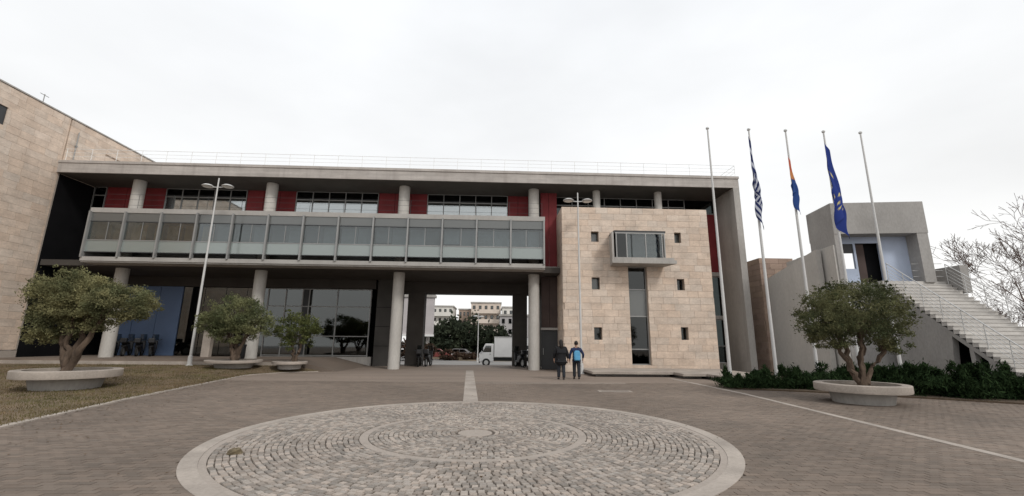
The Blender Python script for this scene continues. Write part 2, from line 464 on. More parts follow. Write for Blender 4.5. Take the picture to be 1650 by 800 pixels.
def tile_rects(x0, x1, z0, z1, tw, th, holes, g=0.008, jit=None):
    out = []
    rows = max(1, round((z1 - z0) / th)); dz = (z1 - z0) / rows
    for j in range(rows):
        off = rnd.uniform(0, tw)
        x = x0 - off
        while x < x1:
            w = tw * rnd.uniform(0.8, 1.25)
            a, b = max(x, x0), min(x + w, x1)
            if b - a > 0.12 or b == x1 and b - a > 0.03:
                for q in rect_minus((a + g, b - g, z0 + j * dz + g, z0 + (j + 1) * dz - g), holes):
                    out.append(q)
            x += w
    return out

def split(name, m, parent, boxes, keyfn, limit=300, mass='piece_field', kind='box'):
    """boxes (cx,cy,cz,sx,sy,sz,rz): the first `limit` by keyfn as objects, the others joined"""
    boxes = sorted(boxes, key=keyfn)
    for b in boxes[:limit]:
        piece(name, m, parent, b[0:3], b[3:6], b[6], kind)
    rest = boxes[limit:]
    if rest:
        u = unit_mesh(m, kind)
        uv = np.array([v.co[:] for v in u.vertices]); uf = np.array([p.vertices[:] for p in u.polygons])
        A = np.array(rest)
        V = uv[None] * A[:, None, 3:6]
        c, s = np.cos(A[:, 6])[:, None], np.sin(A[:, 6])[:, None]
        X = V[..., 0] * c - V[..., 1] * s + A[:, None, 0]; Y = V[..., 0] * s + V[..., 1] * c + A[:, None, 1]
        Z = V[..., 2] + A[:, None, 2]
        VV = np.stack([X, Y, Z], -1).reshape(-1, 3)
        FF = (uf[None] + (np.arange(len(rest)) * len(uv))[:, None, None]).reshape(-1, 4)
        o = np_mesh(mass, VV, FF, m, parent)
        o["kind"] = "stuff"

def copy_tree(o, parent=None):
    c = o.copy(); col.objects.link(c)
    if parent is not None:
        c.parent = parent; c.matrix_parent_inverse = o.matrix_parent_inverse.copy()
    for ch in o.children:
        copy_tree(ch, c)
    return c

def leaves(blobs, size, seed, aspect=2.2, shell=0.55, up=0.0, clump=0.16):
    """blobs: (cx,cy,cz,rx,ry,rz,n) -> arrays of small leaf quads, gathered in clumps"""
    g = np.random.default_rng(seed)
    P, Dn = [], []
    for (cx, cy, cz, rx, ry, rz, n) in blobs:
        k = max(6, n // 100)
        d = g.normal(size=(k, 3)); d /= np.linalg.norm(d, axis=1)[:, None]
        rr = shell + (1.04 - shell) * g.random(k) ** 0.6
        cc = d * rr[:, None]
        idx = g.integers(0, k, n)
        p = cc[idx] + g.normal(size=(n, 3)) * clump
        P.append(p * np.array([rx, ry, rz]) + np.array([cx, cy, cz]))
        Dn.append(d[idx])
    P = np.concatenate(P); Dn = np.concatenate(Dn)
    n = len(P)
    a = g.normal(size=(n, 3)) + Dn * 0.8 + np.array([0, 0, up])
    a /= np.linalg.norm(a, axis=1)[:, None]
    b = np.cross(a, g.normal(size=(n, 3))); b /= np.linalg.norm(b, axis=1)[:, None] + 1e-9
    s = size * (0.6 + 0.8 * g.random(n))[:, None]
    a = a * s; b = b * s / aspect
    V = np.stack([P - a, P + b, P + a, P - b], 1).reshape(-1, 3)
    F = np.arange(4 * n).reshape(-1, 4)
    return V, F

def limbs(mb, base, tips, r0, seed, wob=0.08, n=12):
    g = random.Random(seed)
    for t in tips:
        pts, rs = [], []
        t, r = Vector(t[:3]), t[3] if len(t) > 3 else 0.35
        b = Vector(base)
        for i in range(n):
            f = i / (n - 1)
            p = b.lerp(t, f)
            if 0 < i < n - 1: p += Vector((g.uniform(-wob, wob), g.uniform(-wob, wob), g.uniform(-wob, wob) * .5))
            pts.append(p); rs.append(r0 * (1 - f * (1 - r)) * g.uniform(.84, 1.16) * (1.35 if i == 0 else 1))
        mb.tube(pts, rs, 10)
    return mb

def gp(verts, name, m, label, kind='structure'):
    """flat sheet polygon"""
    me = bpy.data.meshes.new(name); me.from_pydata(verts, [], [tuple(range(len(verts)))])
    me.materials.append(M[m]); o = bpy.data.objects.new(name, me); col.objects.link(o)
    return tag(o, label, None, None, kind)

# ================================================================== THE SETTING: ground, plaza, lawn, terrace
def ground_sheet():
    ys = [-80, 0, 33.2, 36, 40, 46, 60, 120, 300, 700]
    zs = [-.08, -.08, -.08, -.25, -.5, -.75, -.75, -.75, -.75, -.75]
    xs = [-600, -60, 0, 60, 600]
    V = [(x, y, z) for y, z in zip(ys, zs) for x in xs]
    F = []
    n = len(xs)
    for j in range(len(ys) - 1):
        for i in range(n - 1):
            F.append((j * n + i, j * n + i + 1, (j + 1) * n + i + 1, (j + 1) * n + i))
    me = bpy.data.meshes.new('ground'); me.from_pydata(V, [], F); me.materials.append(M['asphalt'])
    o = bpy.data.objects.new('ground', me); col.objects.link(o)
    tag(o, 'pale grey ground and road surface behind the passage', None, None, 'structure')
ground_sheet()

CX, CY, RO = -0.31, 8.48, 4.34            # paved circle
def lawn_edge(y):
    pts = [(-10, -5.6), (5, -8.2), (8.84, -8.95), (12.78, -9.9), (21.5, -11.5), (22.8, -11.2), (23.8, -10.5), (24.7, -9.2), (40, -9.0)]
    for (a, xa), (b, xb) in zip(pts, pts[1:]):
        if y <= b: return xa + (xb - xa) * (y - a) / (b - a)
    return -9.0

gp([(-45, 3.9, -.035), (30, 3.9, -.035), (30, 19, -.035), (-45, 19, -.035)], 'paving_bed', 'mortar', 'dark sandy bed showing in the paver joints')
gp([(-45, 18.9, 0), (45, 18.9, 0), (45, 33.2, 0), (-45, 33.2, 0)], 'far_paving', 'paver_far', 'brown paved square stretching back to the building')
gp([(-45, -60, 0), (45, -60, 0), (45, 4.0, 0), (-45, 4.0, 0)], 'near_paving', 'paver_far', 'brown paved square under the viewer')
plaza = MB().box(-45, -44.9, 4, 14, -.05, -.03).build('plaza_paving', 'paver')
tag(plaza, 'brown grey brick pavers laid in rows across the square', None, None, 'structure')

def in_frame(x, y):
    return y > 4.95 + 0.0 * abs(x) and abs(x - 0.04 * y) < 1.12 * y
bricks = []
y = 4.0
row = 0
while y < 18.95:
    x = -1.3 * y - 2.5 + (0.1 if row % 2 else 0) + rnd.uniform(-.01, .01)
    x = math.floor(x / .2) * .2 + (0.1 if row % 2 else 0)
    while x < min(1.3 * y + 3, 17):
        if x > lawn_edge(y) - .02 and math.hypot(x - CX, y - CY) > RO - .06:
            bricks.append((x, y, -.03 + rnd.uniform(-.003, .002), .193, .0935, .06, rnd.gauss(0, .012)))
        x += .2
    y += .1; row += 1
split('paver', 'paver', plaza, bricks, lambda b: math.hypot(b[0], b[1]) + (0 if in_frame(b[0], b[1]) else 100), 300, 'paver_field')

# --- the cobbled circle
def ring(r0, r1, z0, z1, n=128):
    vs, fs = [], []
    for k in range(n):
        a = 2 * math.pi * k / n
        for r, z in ((r0, z0), (r0, z1), (r1, z1), (r1, z0)):
            vs.append((CX + r * math.cos(a), CY + r * math.sin(a), z))
    for k in range(n):
        q = (k + 1) % n
        for j in range(3):
            fs.append((k * 4 + j, k * 4 + j + 1, q * 4 + j + 1, q * 4 + j))
    return vs, fs
circ = MB().lathe((CX, CY, 0), [(RO - .03, -.06), (RO - .03, -.022)], 96).build('cobble_circle', 'mortar')
tag(circ, 'large circle of pale grey cobbles set in rings in the square', None, None, 'structure')
b = MB(); b._add(*ring(4.125, RO, -.05, .008)); rb = b.build('ring_band', 'concrete_pale', circ)
b = MB(); b._add(*ring(4.03, 4.123, -.05, .002)); b.build('ring_band', 'band_dull', circ)
tag(rb, 'smooth pale concrete ring round the edge of the circle')
b = MB(); b._add(*ring(1.85, 1.99, -.05, .003)); b.build('ring_band', 'band_dull', circ)
MB().lathe((CX, CY, 0), [(.31, -.05), (.31, .002), (.30, .005)], 28).build('centre_slab', 'band_dull', circ)
cob = []
def rings(r0, r1, n):
    d = (r1 - r0) / n
    for i in range(n):
        r = r0 + (i + .5) * d
        k = max(8, round(2 * math.pi * r / .098))
        a0 = rnd.uniform(0, 6)
        for j in range(k):
            a = a0 + 2 * math.pi * (j + rnd.uniform(-.1, .1)) / k
            w = 2 * math.pi * r / k
            rr = r + rnd.gauss(0, .006)
            x, y = CX + rr * math.cos(a), CY + rr * math.sin(a)
            if rr < .36: continue
            cob.append((x, y, -.022 + rnd.uniform(-.006, .004), (d - .011) * rnd.uniform(.92, 1.04), (w - .011) * rnd.uniform(.85, 1.05), .07, a + rnd.gauss(0, .06)))
rings(.36, 1.845, 18)
rings(2.0, 4.025, 24)
split('cobble', 'cobble', circ, cob, lambda b: math.hypot(b[0], b[1]) + (0 if in_frame(b[0], b[1]) else 100), 300, 'cobble_field', 'cob')
# --- pale paving bands
def band(name, p, q, w, label, z=.006, m='concrete_pale', t=.06):
    p, q = Vector((*p, 0)), Vector((*q, 0)); d = (q - p).normalized(); s = Vector((-d.y, d.x, 0)) * w / 2
    pol = [tuple((p + s)[:2]), tuple((p - s)[:2]), tuple((q - s)[:2]), tuple((q + s)[:2])]
    o = MB().prism(pol, z - t, z, 'z').build(name, m)
    return tag(o, label, None, None, 'structure')
band('paving_band', (-.62, 12.88), (-1.38, 26.6), .42, 'pale stone strip running from the circle to the passage')
band('paving_band', (8.52, 21.5), (8.47, 15.3), .17, 'far end of the pale line on the right of the square')
band('paving_band', (8.47, 15.3), (7.55, 5.2), .17, 'long pale line crossing the square on the right', .007)
band('paving_band', (-.9, 18.5), (5.5, 18.8), .12, 'thin pale line across the paving before the passage')
for a, c in zip([5, 8.84, 12.78, 17.5, 21.5, 22.8, 23.8], [8.84, 12.78, 17.5, 21.5, 22.8, 23.8, 24.6]):
    band('lawn_kerb', (lawn_edge(a), a), (lawn_edge(c), c), .16, 'pale kerb strip along the edge of the dry lawn', .03 + a * .0002)

# --- lawn
M['lawn'] = mat('dry_lawn', (0.165, 0.122, 0.08), 0.95, 0.25, 1.2, stain=0.8, stainc=(0.085, 0.08, 0.035), stscale=0.55, bump=0.6, bscale=30)
def lawn_z(x, y):
    s = max(0.0, lawn_edge(y) - x)
    return .03 + .27 * min(1, max(0, (y - 15) / 9)) * min(1, s / 1.6)
ysl = np.linspace(2, 24.7, 40); ssl = [0, .3, .8, 1.5, 2.5, 4, 7, 12, 20, 30]
V = [(lawn_edge(y) - s, y, lawn_z(lawn_edge(y) - s, y)) for y in ysl for s in ssl]
n = len(ssl)
F = [(j * n + i, (j + 1) * n + i, (j + 1) * n + i + 1, j * n + i + 1) for j in range(len(ysl) - 1) for i in range(n - 1)]
me = bpy.data.meshes.new('lawn'); me.from_pydata(V, [], F); me.materials.append(M['lawn'])
lawn = bpy.data.objects.new('lawn', me); col.objects.link(lawn)
tag(lawn, 'patchy dry lawn on the left of the square', None, None, 'structure')
M['grass'] = leafmat('grass_blades', (0.205, 0.148, 0.092), (0.118, 0.112, 0.046), 0.3, 0.5)
g = np.random.default_rng(3)
NB = 60000
yy = 7 + 17.6 * g.random(NB) ** .8
ee = np.array([lawn_edge(a) for a in yy])
xx = ee - 13 * g.random(NB) ** 1.3 + .04 * g.normal(size=NB)
ok = (yy < 24.5)
xx, yy = xx[ok], yy[ok]; NB = len(xx)
zz = np.array([lawn_z(a, c) for a, c in zip(xx, yy)])
ang = g.random(NB) * 6.28; w = .006 + .006 * g.random(NB); h = .02 + .05 * g.random(NB) ** 2
dx, dy = np.cos(ang) * w, np.sin(ang) * w
lx, ly = g.normal(size=NB) * .02, g.normal(size=NB) * .02
V = np.stack([np.stack([xx - dx, yy - dy, zz - .003], -1), np.stack([xx + dx, yy + dy, zz - .003], -1), np.stack([xx + lx, yy + ly, zz + h], -1)], 1).reshape(-1, 3)
go = np_mesh('grass', V, np.arange(3 * NB).reshape(-1, 3), 'grass')
tag(go, 'short dry yellowish grass on the lawn', 'grass', None, 'stuff')

# --- terrace under the office building
o = MB().box(-27.0, -10.6, 24.75, 33.0, -.05, .55).build('terrace', 'paver')
tag(o, 'raised paved terrace in front of the ground floor windows', None, None, 'structure')
o = MB().box(-27.0, -10.55, 24.58, 24.75, 0, .47).build('terrace_kerb', 'concrete_pale')
tag(o, 'pale kerb along the front of the raised terrace', None, None, 'structure')
o = MB().prism([(-10.6, 0), (-8.4, 0), (-10.6, .54)], 24.8, 30.85, 'y').build('terrace_ramp', 'paver')
tag(o, 'low ramp down from the terrace towards the passage', None, None, 'structure')

# --- bed under the junipers
o = MB().prism([(9.0, 16.9), (9.35, 16.45), (11.1, 15.7), (13.6, 14.0), (15.4, 12.6), (21, 10.5), (30, 12), (30, 26), (16.2, 26), (10, 19.2)], -.05, .05, 'z').build('planting_bed', 'soil')
tag(o, 'dark earth bed under the junipers', None, None, 'structure')

# drain in the paving
t = thing('drain_cover', (4.2, 15.65, 0), 'narrow rectangular drain with pale rim set in the paving', 'drain')
b = MB(); b.box(3.62, 4.78, 15.45, 15.53, -.03, .012); b.box(3.62, 4.78, 15.77, 15.85, -.03, .012); b.box(3.62, 3.72, 15.53, 15.77, -.03, .012); b.box(4.68, 4.78, 15.53, 15.77, -.03, .012)
b.build('frame', 'concrete_pale', t)
b = MB()
for k in range(16): b.box(3.73 + k * .06, 3.76 + k * .06, 15.53, 15.77, -.02, .004)
b.build('grate', 'metal_dark', t)
# loose stone on the circle
b = MB()
g2 = random.Random(5)
prof = [(.02, 0), (.09, .0), (.10, .03), (.075, .06), (.02, .075)]
b.lathe((-3.69, 6.92, .01), prof, 9)
b.v = [(x + g2.uniform(-.02, .02), y + g2.uniform(-.02, .02), z + g2.uniform(-.008, .008)) for x, y, z in b.v]
o = b.build('loose_stone', mat('loose_stone', (.15, .12, .075), .9, .3, 12), origin=(-3.69, 6.92, .01))
tag(o, 'small dark brown stone lying on the cobbled circle', 'stone')

# fallen leaves drifted over the paving
g = np.random.default_rng(17)
NL = 700
yy = 5 + 17 * g.random(NL)
xx = np.where(g.random(NL) < .6, np.array([lawn_edge(a) for a in yy]) + g.exponential(.8, NL) - .2, g.uniform(-8, 16, NL))
ang = g.random(NL) * 6.28; s_ = .018 + .02 * g.random(NL); z_ = .009 + .012 * g.random(NL)
ca, sa = np.cos(ang) * s_, np.sin(ang) * s_
V = np.stack([np.stack([xx - ca, yy - sa, z_], -1), np.stack([xx - sa * .5, yy + ca * .5, z_ + .006], -1), np.stack([xx + ca, yy + sa, z_], -1), np.stack([xx + sa * .5, yy - ca * .5, z_ + .004], -1)], 1).reshape(-1, 3)
M['litter'] = leafmat('fallen_leaves', (0.14, 0.085, 0.045), (0.06, 0.045, 0.03), 0.1)
lo = np_mesh('fallen_leaves', V, np.arange(4 * NL).reshape(-1, 4), 'litter')
tag(lo, 'small brown fallen leaves scattered over the paving', 'leaves', None, 'stuff')

# ================================================================== THE LONG OFFICE BUILDING
B = thing('office_building', (-6, 27.4, 0), 'long grey concrete office building on round columns with glazed gallery and red panels', 'building')
YF, YC = 26.2, 27.45
box('roof_slab', 'concrete_board', B, -26.83, 15.65, YF, 33.4, 11.53, 12.14)
box('roof_soffit_shade', 'roof_soffit_shade', B, -26.8, 15.2, YF + .08, 30.6, 11.50, 11.528)  # thin dark sheet added under the slab as its painted shade
box('roof_coping', 'concrete_board', B, -26.83, 15.68, YF - .05, 33.43, 12.14, 12.30)
rl = MB()
for z in (12.62, 12.86, 13.10):
    rl.tube([(-26.7, 26.32, z), (15.55, 26.32, z)], .009 if z < 13 else .013, 6)
    rl.tube([(15.55, 26.32, z), (15.55, 33.2, z)], .009 if z < 13 else .013, 6)
rail = rl.build('roof_railing', 'white', B)
for k in range(29):
    MB().tube([(-26.6 + k * 1.505, 26.32, 12.3), (-26.6 + k * 1.505, 26.32, 13.12)], .013, 6).build('post', 'white', rail)
fin = box('end_wall', 'concrete', B, 15.25, 15.65, YF, 29.2, 0, 11.53)
for X in (-22.8, -14.48, -6.0, 2.46):
    MB().lathe((X, YC, 0), [(.345, .0), (.345, 11.53)], 32).build('column', 'column', B, smooth=True)
for X in (6.62, 10.75):
    MB().lathe((X, 27.4, 9.85), [(.24, 0), (.24, 1.68)], 24).build('column', 'column', B, smooth=True)
# floor slab / soffit over the ground floor
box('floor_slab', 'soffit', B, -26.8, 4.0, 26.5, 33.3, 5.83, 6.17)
# upper storey wall at Y = 28.8
reds = [(-25.9, -22.05), (-16.75, -13.5), (-8.0, -4.7), (.78, 2.9)]
for a, c in reds:
    k = 3
    for j in range(k):
        w = (c - a) / k
        box('red_panel', 'red', B, a + j * w + .012, a + (j + 1) * w - .012, 28.76, 28.84, 9.12, 11.5)
def upper_window(a, c, pale=True, openp=None):
    f = MB()
    f.box(a, c, 28.72, 28.8, 9.1, 9.16); f.box(a, c, 28.72, 28.8, 10.88, 10.95); f.box(a, c, 28.72, 28.8, 11.46, 11.52)
    n = max(1, round((c - a) / 1.1)); w = (c - a) / n
    for j in range(n + 1):
        x = a + j * w; f.box(x - .025, x + .025, 28.70, 28.79, 9.16, 11.46)
    fr = f.build('window', 'metal', B)
    for j in range(n):
        x0, x1 = a + j * w + .03, a + (j + 1) * w - .03
        box('pane', 'glass_dark', fr, x0, x1, 28.75, 28.76, 10.96, 11.45)
        box('pane', 'glass_sky' if pale else 'glass_dark', fr, x0, x1, 28.75, 28.76, 9.17, 10.87)
        if pale and j != openp:
            box('blind', 'blind_pale', fr, x0, x1, 28.86, 28.88, 9.17, 10.87 - rnd.choice([0, 0, 0, .1, .3]))
upper_window(-22.03, -16.77, True)
upper_window(-13.48, -8.02, True, 0)
upper_window(-4.68, .76, True, 1)
upper_window(4.1, 13.1, False)
upper_window(-26.7, -25.92, False)
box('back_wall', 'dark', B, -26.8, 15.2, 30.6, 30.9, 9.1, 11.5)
# guard rail on the gallery roof
gr = MB()
for z in (9.45, 9.8, 10.12):
    gr.tube([(-23.5, 26.0, z), (2.85, 26.0, z)], .007, 6)
gr = gr.build('guard_rail', 'metal_dark', B)
for k in range(14):
    MB().tube([(-23.5 + k * 2.026, 26.0, 9.09), (-23.5 + k * 2.026, 26.0, 10.13)], .011, 6).build('post', 'metal_dark', gr)
# --- glazed gallery
GX0, GX1, GY = -23.62, 2.94, 25.5
gal = box('gallery', 'concrete', B, GX0, GX1, GY, 26.5, 5.87, 6.17)
tag(gal, 'long glazed gallery hung in front of the first floor')
box('gallery_roof', 'gallery_edge', gal, GX0 - .02, GX1 + .02, GY - .05, 28.7, 8.82, 9.1)
box('gallery_fascia', 'gallery_edge', gal, GX0 - .01, GX1 + .01, GY - .07, GY - .002, 5.95, 6.19)
box('gallery_floor', 'soffit', gal, GX0 + .05, GX1 - .05, GY + .1, 28, 6.171, 6.22)
bw = (GX1 - GX0) / 13
for k in range(14):
    x = min(max(GX0 + k * bw, GX0 + .05), GX1 - .05)
    box('mullion', 'metal', gal, x - .045, x + .045, GY - .16, GY + .06, 6.15, 8.88)
for k in range(13):
    x0, x1 = GX0 + k * bw + .06, GX0 + (k + 1) * bw - .06
    box('upper_panel', 'frost_grey', gal, x0, x1, GY - .01, GY + .005, 8.32, 8.81)
    for zt in (8.27, 7.155, 6.455):
        box('transom', 'metal' if zt < 8 and zt > 7 else 'metal_dark', gal, x0, x1, GY - .03, GY + .02, zt, zt + .045)
    s = x0 + (x1 - x0) * rnd.choice([.5, .5, .45, .55])
    box('pane', 'glass', gal, x0, s - .015, GY, GY + .01, 7.2, 8.27)
    box('pane', 'glass', gal, s + .015, x1, GY, GY + .01, 7.2, 8.27)
    box('glazing_bar', 'metal', gal, s - .015, s + .015, GY - .02, GY + .02, 7.2, 8.27)
    box('lower_panel', 'frost', gal, x0, x1, GY - .005, GY + .012, 6.5, 7.16)
    # inner window wall with curtains and blinds
    if k < 3:
        box('curtain', 'curtain', gal, x0 + .05, x0 + (x1 - x0) * .46, 25.95, 25.97, 6.6, 8.22)
        box('curtain', 'curtain', gal, x0 + (x1 - x0) * (.55 if k != 1 else .7), x1 - .1, 25.95, 25.97, 6.6, 8.22)
    elif k == 3:
        box('curtain', 'curtain', gal, x0 + .02, x0 + .4, 25.95, 25.97, 6.6, 8.22)
        box('blind', 'blind', gal, x0 + .9, x1, 25.95, 25.97, 6.6, 8.22)
    else:
        d1, d2 = rnd.choice([0, 0, .15, .5, .8]), rnd.choice([0, 0, .1, .4])
        box('blind', rnd.choice(['blind', 'blind_pale', 'blind']) if k != 9 else 'blind_pale', gal, x0, (x0 + x1) / 2 - .02, 25.95, 25.97, 6.6 + (d1 if k != 9 else .3), 8.26)
        box('blind', rnd.choice(['blind', 'blind', 'blind_pale']), gal, (x0 + x1) / 2 + .02, x1 - (.25 if k % 3 == 0 else 0), 25.95, 25.97, 6.6 + d2, 8.26)
box('inner_wall', 'metal', gal, GX0 + .1, GX1 - .05, 28.0, 28.2, 6.22, 8.8)
box('end_panel', 'metal', gal, GX0 + .0, GX0 + .05, GY + .07, 28.0, 6.22, 8.81)
box('end_panel', 'metal', gal, GX1 - .05, GX1 - .0, GY + .07, 28.0, 6.22, 8.81)
# --- bay between the gallery and the stone block
for j in range(2):
    box('red_panel', 'red', B, 2.97 + j * .55, 3.50 + j * .55, 27.96, 28.05, 6.3, 11.5)
box('ledge', 'concrete', B, 2.97, 4.02, 26.9, 28.2, 6.17, 6.29)
for a, c, p, q in ((3.0, 3.5, 2.58, 5.8), (3.52, 4.02, 2.58, 5.8)):
    box('dark_pane', 'darkred', B, a, c, 28.0, 28.05, p, q)
box('beam', 'concrete', B, 2.95, 4.03, 27.9, 28.2, 2.42, 2.56)
d = box('door', 'metal_dark', B, 3.0, 4.02, 28.05, 28.12, 0.02, 2.4)
box('handle', 'metal', d, 3.08, 3.11, 28.0, 28.05, .9, 1.3)
# --- bay between the stone block and the end wall
for j in range(2):
    box('red_panel', 'red', B, 13.15 + j * 1.05, 14.18 + j * 1.05, 28.86, 28.94, 6.42, 10.5)
box('spandrel', 'concrete', B, 13.12, 15.25, 28.7, 29.1, 6.14, 6.40)
w1 = box('window', 'metal', B, 13.12, 15.25, 28.85, 28.9, 6.05, 6.14)
box('pane', 'glass_dark', w1, 13.14, 14.15, 28.9, 28.91, 3.5, 6.05); box('pane', 'glass_dark', w1, 14.19, 15.24, 28.9, 28.91, 3.5, 6.05)
box('glazing_bar', 'metal', w1, 14.15, 14.19, 28.86, 28.93, 3.5, 6.05)
box('spandrel', 'concrete', B, 13.12, 15.25, 28.8, 29.1, 3.28, 3.5)
w2 = box('window', 'metal', B, 13.12, 15.25, 28.85, 28.9, 3.2, 3.28)
box('pane', 'glass_dark', w2, 13.14, 14.15, 28.9, 28.91, .5, 3.2); box('pane', 'glass_dark', w2, 14.19, 15.24, 28.9, 28.91, .5, 3.2)
box('glazing_bar', 'metal', w2, 14.15, 14.19, 28.86, 28.93, .5, 3.2)
box('glazing_bar', 'metal', w2, 13.14, 15.24, 28.87, 28.92, 1.5, 1.56)
box('sill_wall', 'concrete', B, 13.12, 15.25, 28.7, 29.1, 0, .48)
w3 = box('window', 'metal', B, 13.12, 15.25, 28.85, 28.9, 10.5, 10.58)
box('pane', 'glass_dark', w3, 13.14, 15.24, 28.9, 28.91, 10.58, 11.5)
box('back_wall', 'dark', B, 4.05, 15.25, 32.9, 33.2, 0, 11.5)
# --- passage
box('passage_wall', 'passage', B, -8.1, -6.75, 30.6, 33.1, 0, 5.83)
for z in (1.3, 2.6, 3.9):
    box('wall_joint', 'dark', B, -8.09, -6.76, 30.585, 30.599, z, z + .025)
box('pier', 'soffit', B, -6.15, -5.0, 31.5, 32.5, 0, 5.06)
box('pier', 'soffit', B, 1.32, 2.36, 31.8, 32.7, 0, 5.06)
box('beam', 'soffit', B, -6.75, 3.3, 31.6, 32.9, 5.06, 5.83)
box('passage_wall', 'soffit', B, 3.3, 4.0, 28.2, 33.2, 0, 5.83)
# --- ground floor glazing
gf = MB()
for x in (-15.65, -14.45, -13.3, -12.85, -10.92, -8.62):
    gf.box(x - .035, x + .035, 30.95, 31.08, .3, 5.15)
for z in (.62, 1.9, 3.9, 5.1):
    gf.box(-15.65, -8.62, 30.97, 31.06, z, z + .06)
gf = gf.build('shopfront', 'metal', B)
tag(gf, 'tall ground floor glazing with grey frames')
box('sill', 'concrete', gf, -15.7, -8.3, 30.9, 31.2, 0, .58)
for a, c in ((-15.6, -14.48), (-14.42, -13.33), (-12.81, -10.96), (-10.88, -8.66)):
    for p, q in ((.69, 1.9), (1.97, 3.9), (3.97, 5.1)):
        box('pane', 'glass_shop', gf, a, c, 31.0, 31.012, p, q)
box('mullion_panel', 'metal_dark', gf, -13.28, -12.87, 30.98, 31.05, .6, 5.1)
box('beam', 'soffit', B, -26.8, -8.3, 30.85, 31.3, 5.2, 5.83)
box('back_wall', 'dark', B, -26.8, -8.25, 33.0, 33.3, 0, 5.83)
fl = MB().box(-9.5, -9.0, 32.0, 32.6, .6, 1.6).box(-10.8, -10.2, 32.0, 32.5, .6, 1.5)
fl.build('counter', 'concrete_pale', B)
for j in range(3):
    box('blue_panel', 'blue', B, -25.95 + j * 1.52, -24.46 + j * 1.52, 30.96, 31.04, .56, 5.18)
for j in range(4):
    box('dark_pane', 'glass_shop', B, -21.35 + j * 1.42, -19.97 + j * 1.42, 31.0, 31.02, .6, 5.15)
box('pale_post', 'concrete_pale', B, -18.5, -18.0, 29.2, 29.5, .55, 2.35)
box('side_wall', 'dark', B, -27.2, -26.86, 26.45, 33.3, .5, 11.5)  # wall in the void, its shade painted in as near-black
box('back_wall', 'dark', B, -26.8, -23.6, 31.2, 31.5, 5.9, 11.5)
for z in (7.2, 10.3):
    box('transom', 'metal_dark', B, -26.75, -23.7, 31.05, 31.15, z, z + .08)
for x in (-25.9, -25.0, -24.1):
    box('mullion', 'metal', B, x - .03, x + .03, 31.04, 31.16, 5.95, 11.45)
for j, x in enumerate((-26.75, -25.86, -24.96, -24.06)):
    box('pane', 'glass_shop', B, x, x + .82 if j else x + .8, 31.1, 31.11, 5.95, 11.4)
box('walkway', 'soffit', B, -26.8, -23.7, 29.6, 31.2, 8.95, 9.2)

# ================================================================== STONE BLOCK
S = thing('stone_building', (8.55, 25.7, 0), 'square block clad in pale travertine with small windows and projecting bay', 'building')
SX0, SX1, SZ1 = 4.02, 13.1, 9.84
wins = [(5.8, 6.27, 7.66, 8.31), (10.95, 11.37, 7.68, 8.34), (5.76, 6.25, 4.76, 5.48), (10.92, 11.38, 4.78, 5.46), (5.82, 6.3, 1.83, 2.54), (10.96, 11.4, 1.87, 2.6)]
slot = (7.98, 9.12, .42, 6.2)
orio = (6.95, 10.2, 6.2, 8.2)
holes = wins + [slot, orio]
core = MB()
for a in rect_minus((SX0 + .06, SX1 - .06, 0, SZ1 - .05), holes):
    core.box(a[0], a[1], 25.765, 26.2, a[2], a[3])
core.box(SX0 + .06, SX0 + .4, 26.2, 29.0, 0, SZ1 - .05); core.box(SX1 - .4, SX1 - .06, 26.2, 29.0, 0, SZ1 - .05)
core.box(SX0 + .4, SX1 - .4, 28.7, 29.0, 0, SZ1 - .05)
wall = core.build('wall', 'joint', S)
box('flat_roof', 'concrete', S, SX0 + .4, SX1 - .4, 26.2, 28.7, SZ1 - .4, SZ1 - .08)
tl = []
for q in tile_rects(SX0, SX1, .02, SZ1, .74, .40, holes, .005):
    tl.append(((q[0] + q[1]) / 2, 25.735 + rnd.uniform(-.005, .005), (q[2] + q[3]) / 2, q[1] - q[0], .07, q[3] - q[2], 0))
for q in tile_rects(25.78, 29.0, .02, SZ1, .74, .40, [], .005):
    tl.append((SX0 + .03 + rnd.uniform(-.004, .004), (q[0] + q[1]) / 2, (q[2] + q[3]) / 2, .06, q[1] - q[0], q[3] - q[2], 0))
for q in tile_rects(25.78, 29.0, .02, SZ1, .74, .40, [], .005):
    tl.append((SX1 - .03 + rnd.uniform(-.004, .004), (q[0] + q[1]) / 2, (q[2] + q[3]) / 2, .06, q[1] - q[0], q[3] - q[2], 0))
split('stone_tile', 'stone', wall, tl, lambda b: b[1] + (50 if b[0] > 13 else 0), 300, 'stone_tile_field')
for (a, c, p, q) in wins:
    f = MB().box(a, a + .04, 26.05, 26.12, p, q).box(c - .04, c, 26.05, 26.12, p, q).box(a + .04, c - .04, 26.05, 26.12, p, p + .04).box(a + .04, c - .04, 26.05, 26.12, q - .04, q).build('window', 'metal_dark', S)
    box('pane', 'frost_grey' if p > 7 or (p > 4 and a < 7) else 'glass_dark', f, a + .04, c - .04, 26.08, 26.09, p + .04, q - .04)  # grey frost imitates the sky reflected in the upper panes
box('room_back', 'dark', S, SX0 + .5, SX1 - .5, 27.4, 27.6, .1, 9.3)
# tall slot
f = MB().box(7.98, 8.03, 25.95, 26.05, .42, 6.2).box(9.07, 9.12, 25.95, 26.05, .42, 6.2)
for z in (.42, 1.28, 3.18, 4.78, 6.12): f.box(8.03, 9.07, 25.95, 26.05, z, z + .06)
f = f.build('tall_window', 'metal', S)
box('pane', 'glass_dark', f, 8.03, 9.07, 26.0, 26.01, .48, 1.28); box('pane', 'glass_dark', f, 8.03, 9.07, 26.0, 26.01, 1.34, 3.18)
box('pane', 'frost_grey', f, 8.03, 9.07, 26.0, 26.01, 3.24, 4.78); box('pane', 'glass_dark', f, 8.03, 9.07, 26.0, 26.01, 4.84, 6.12)
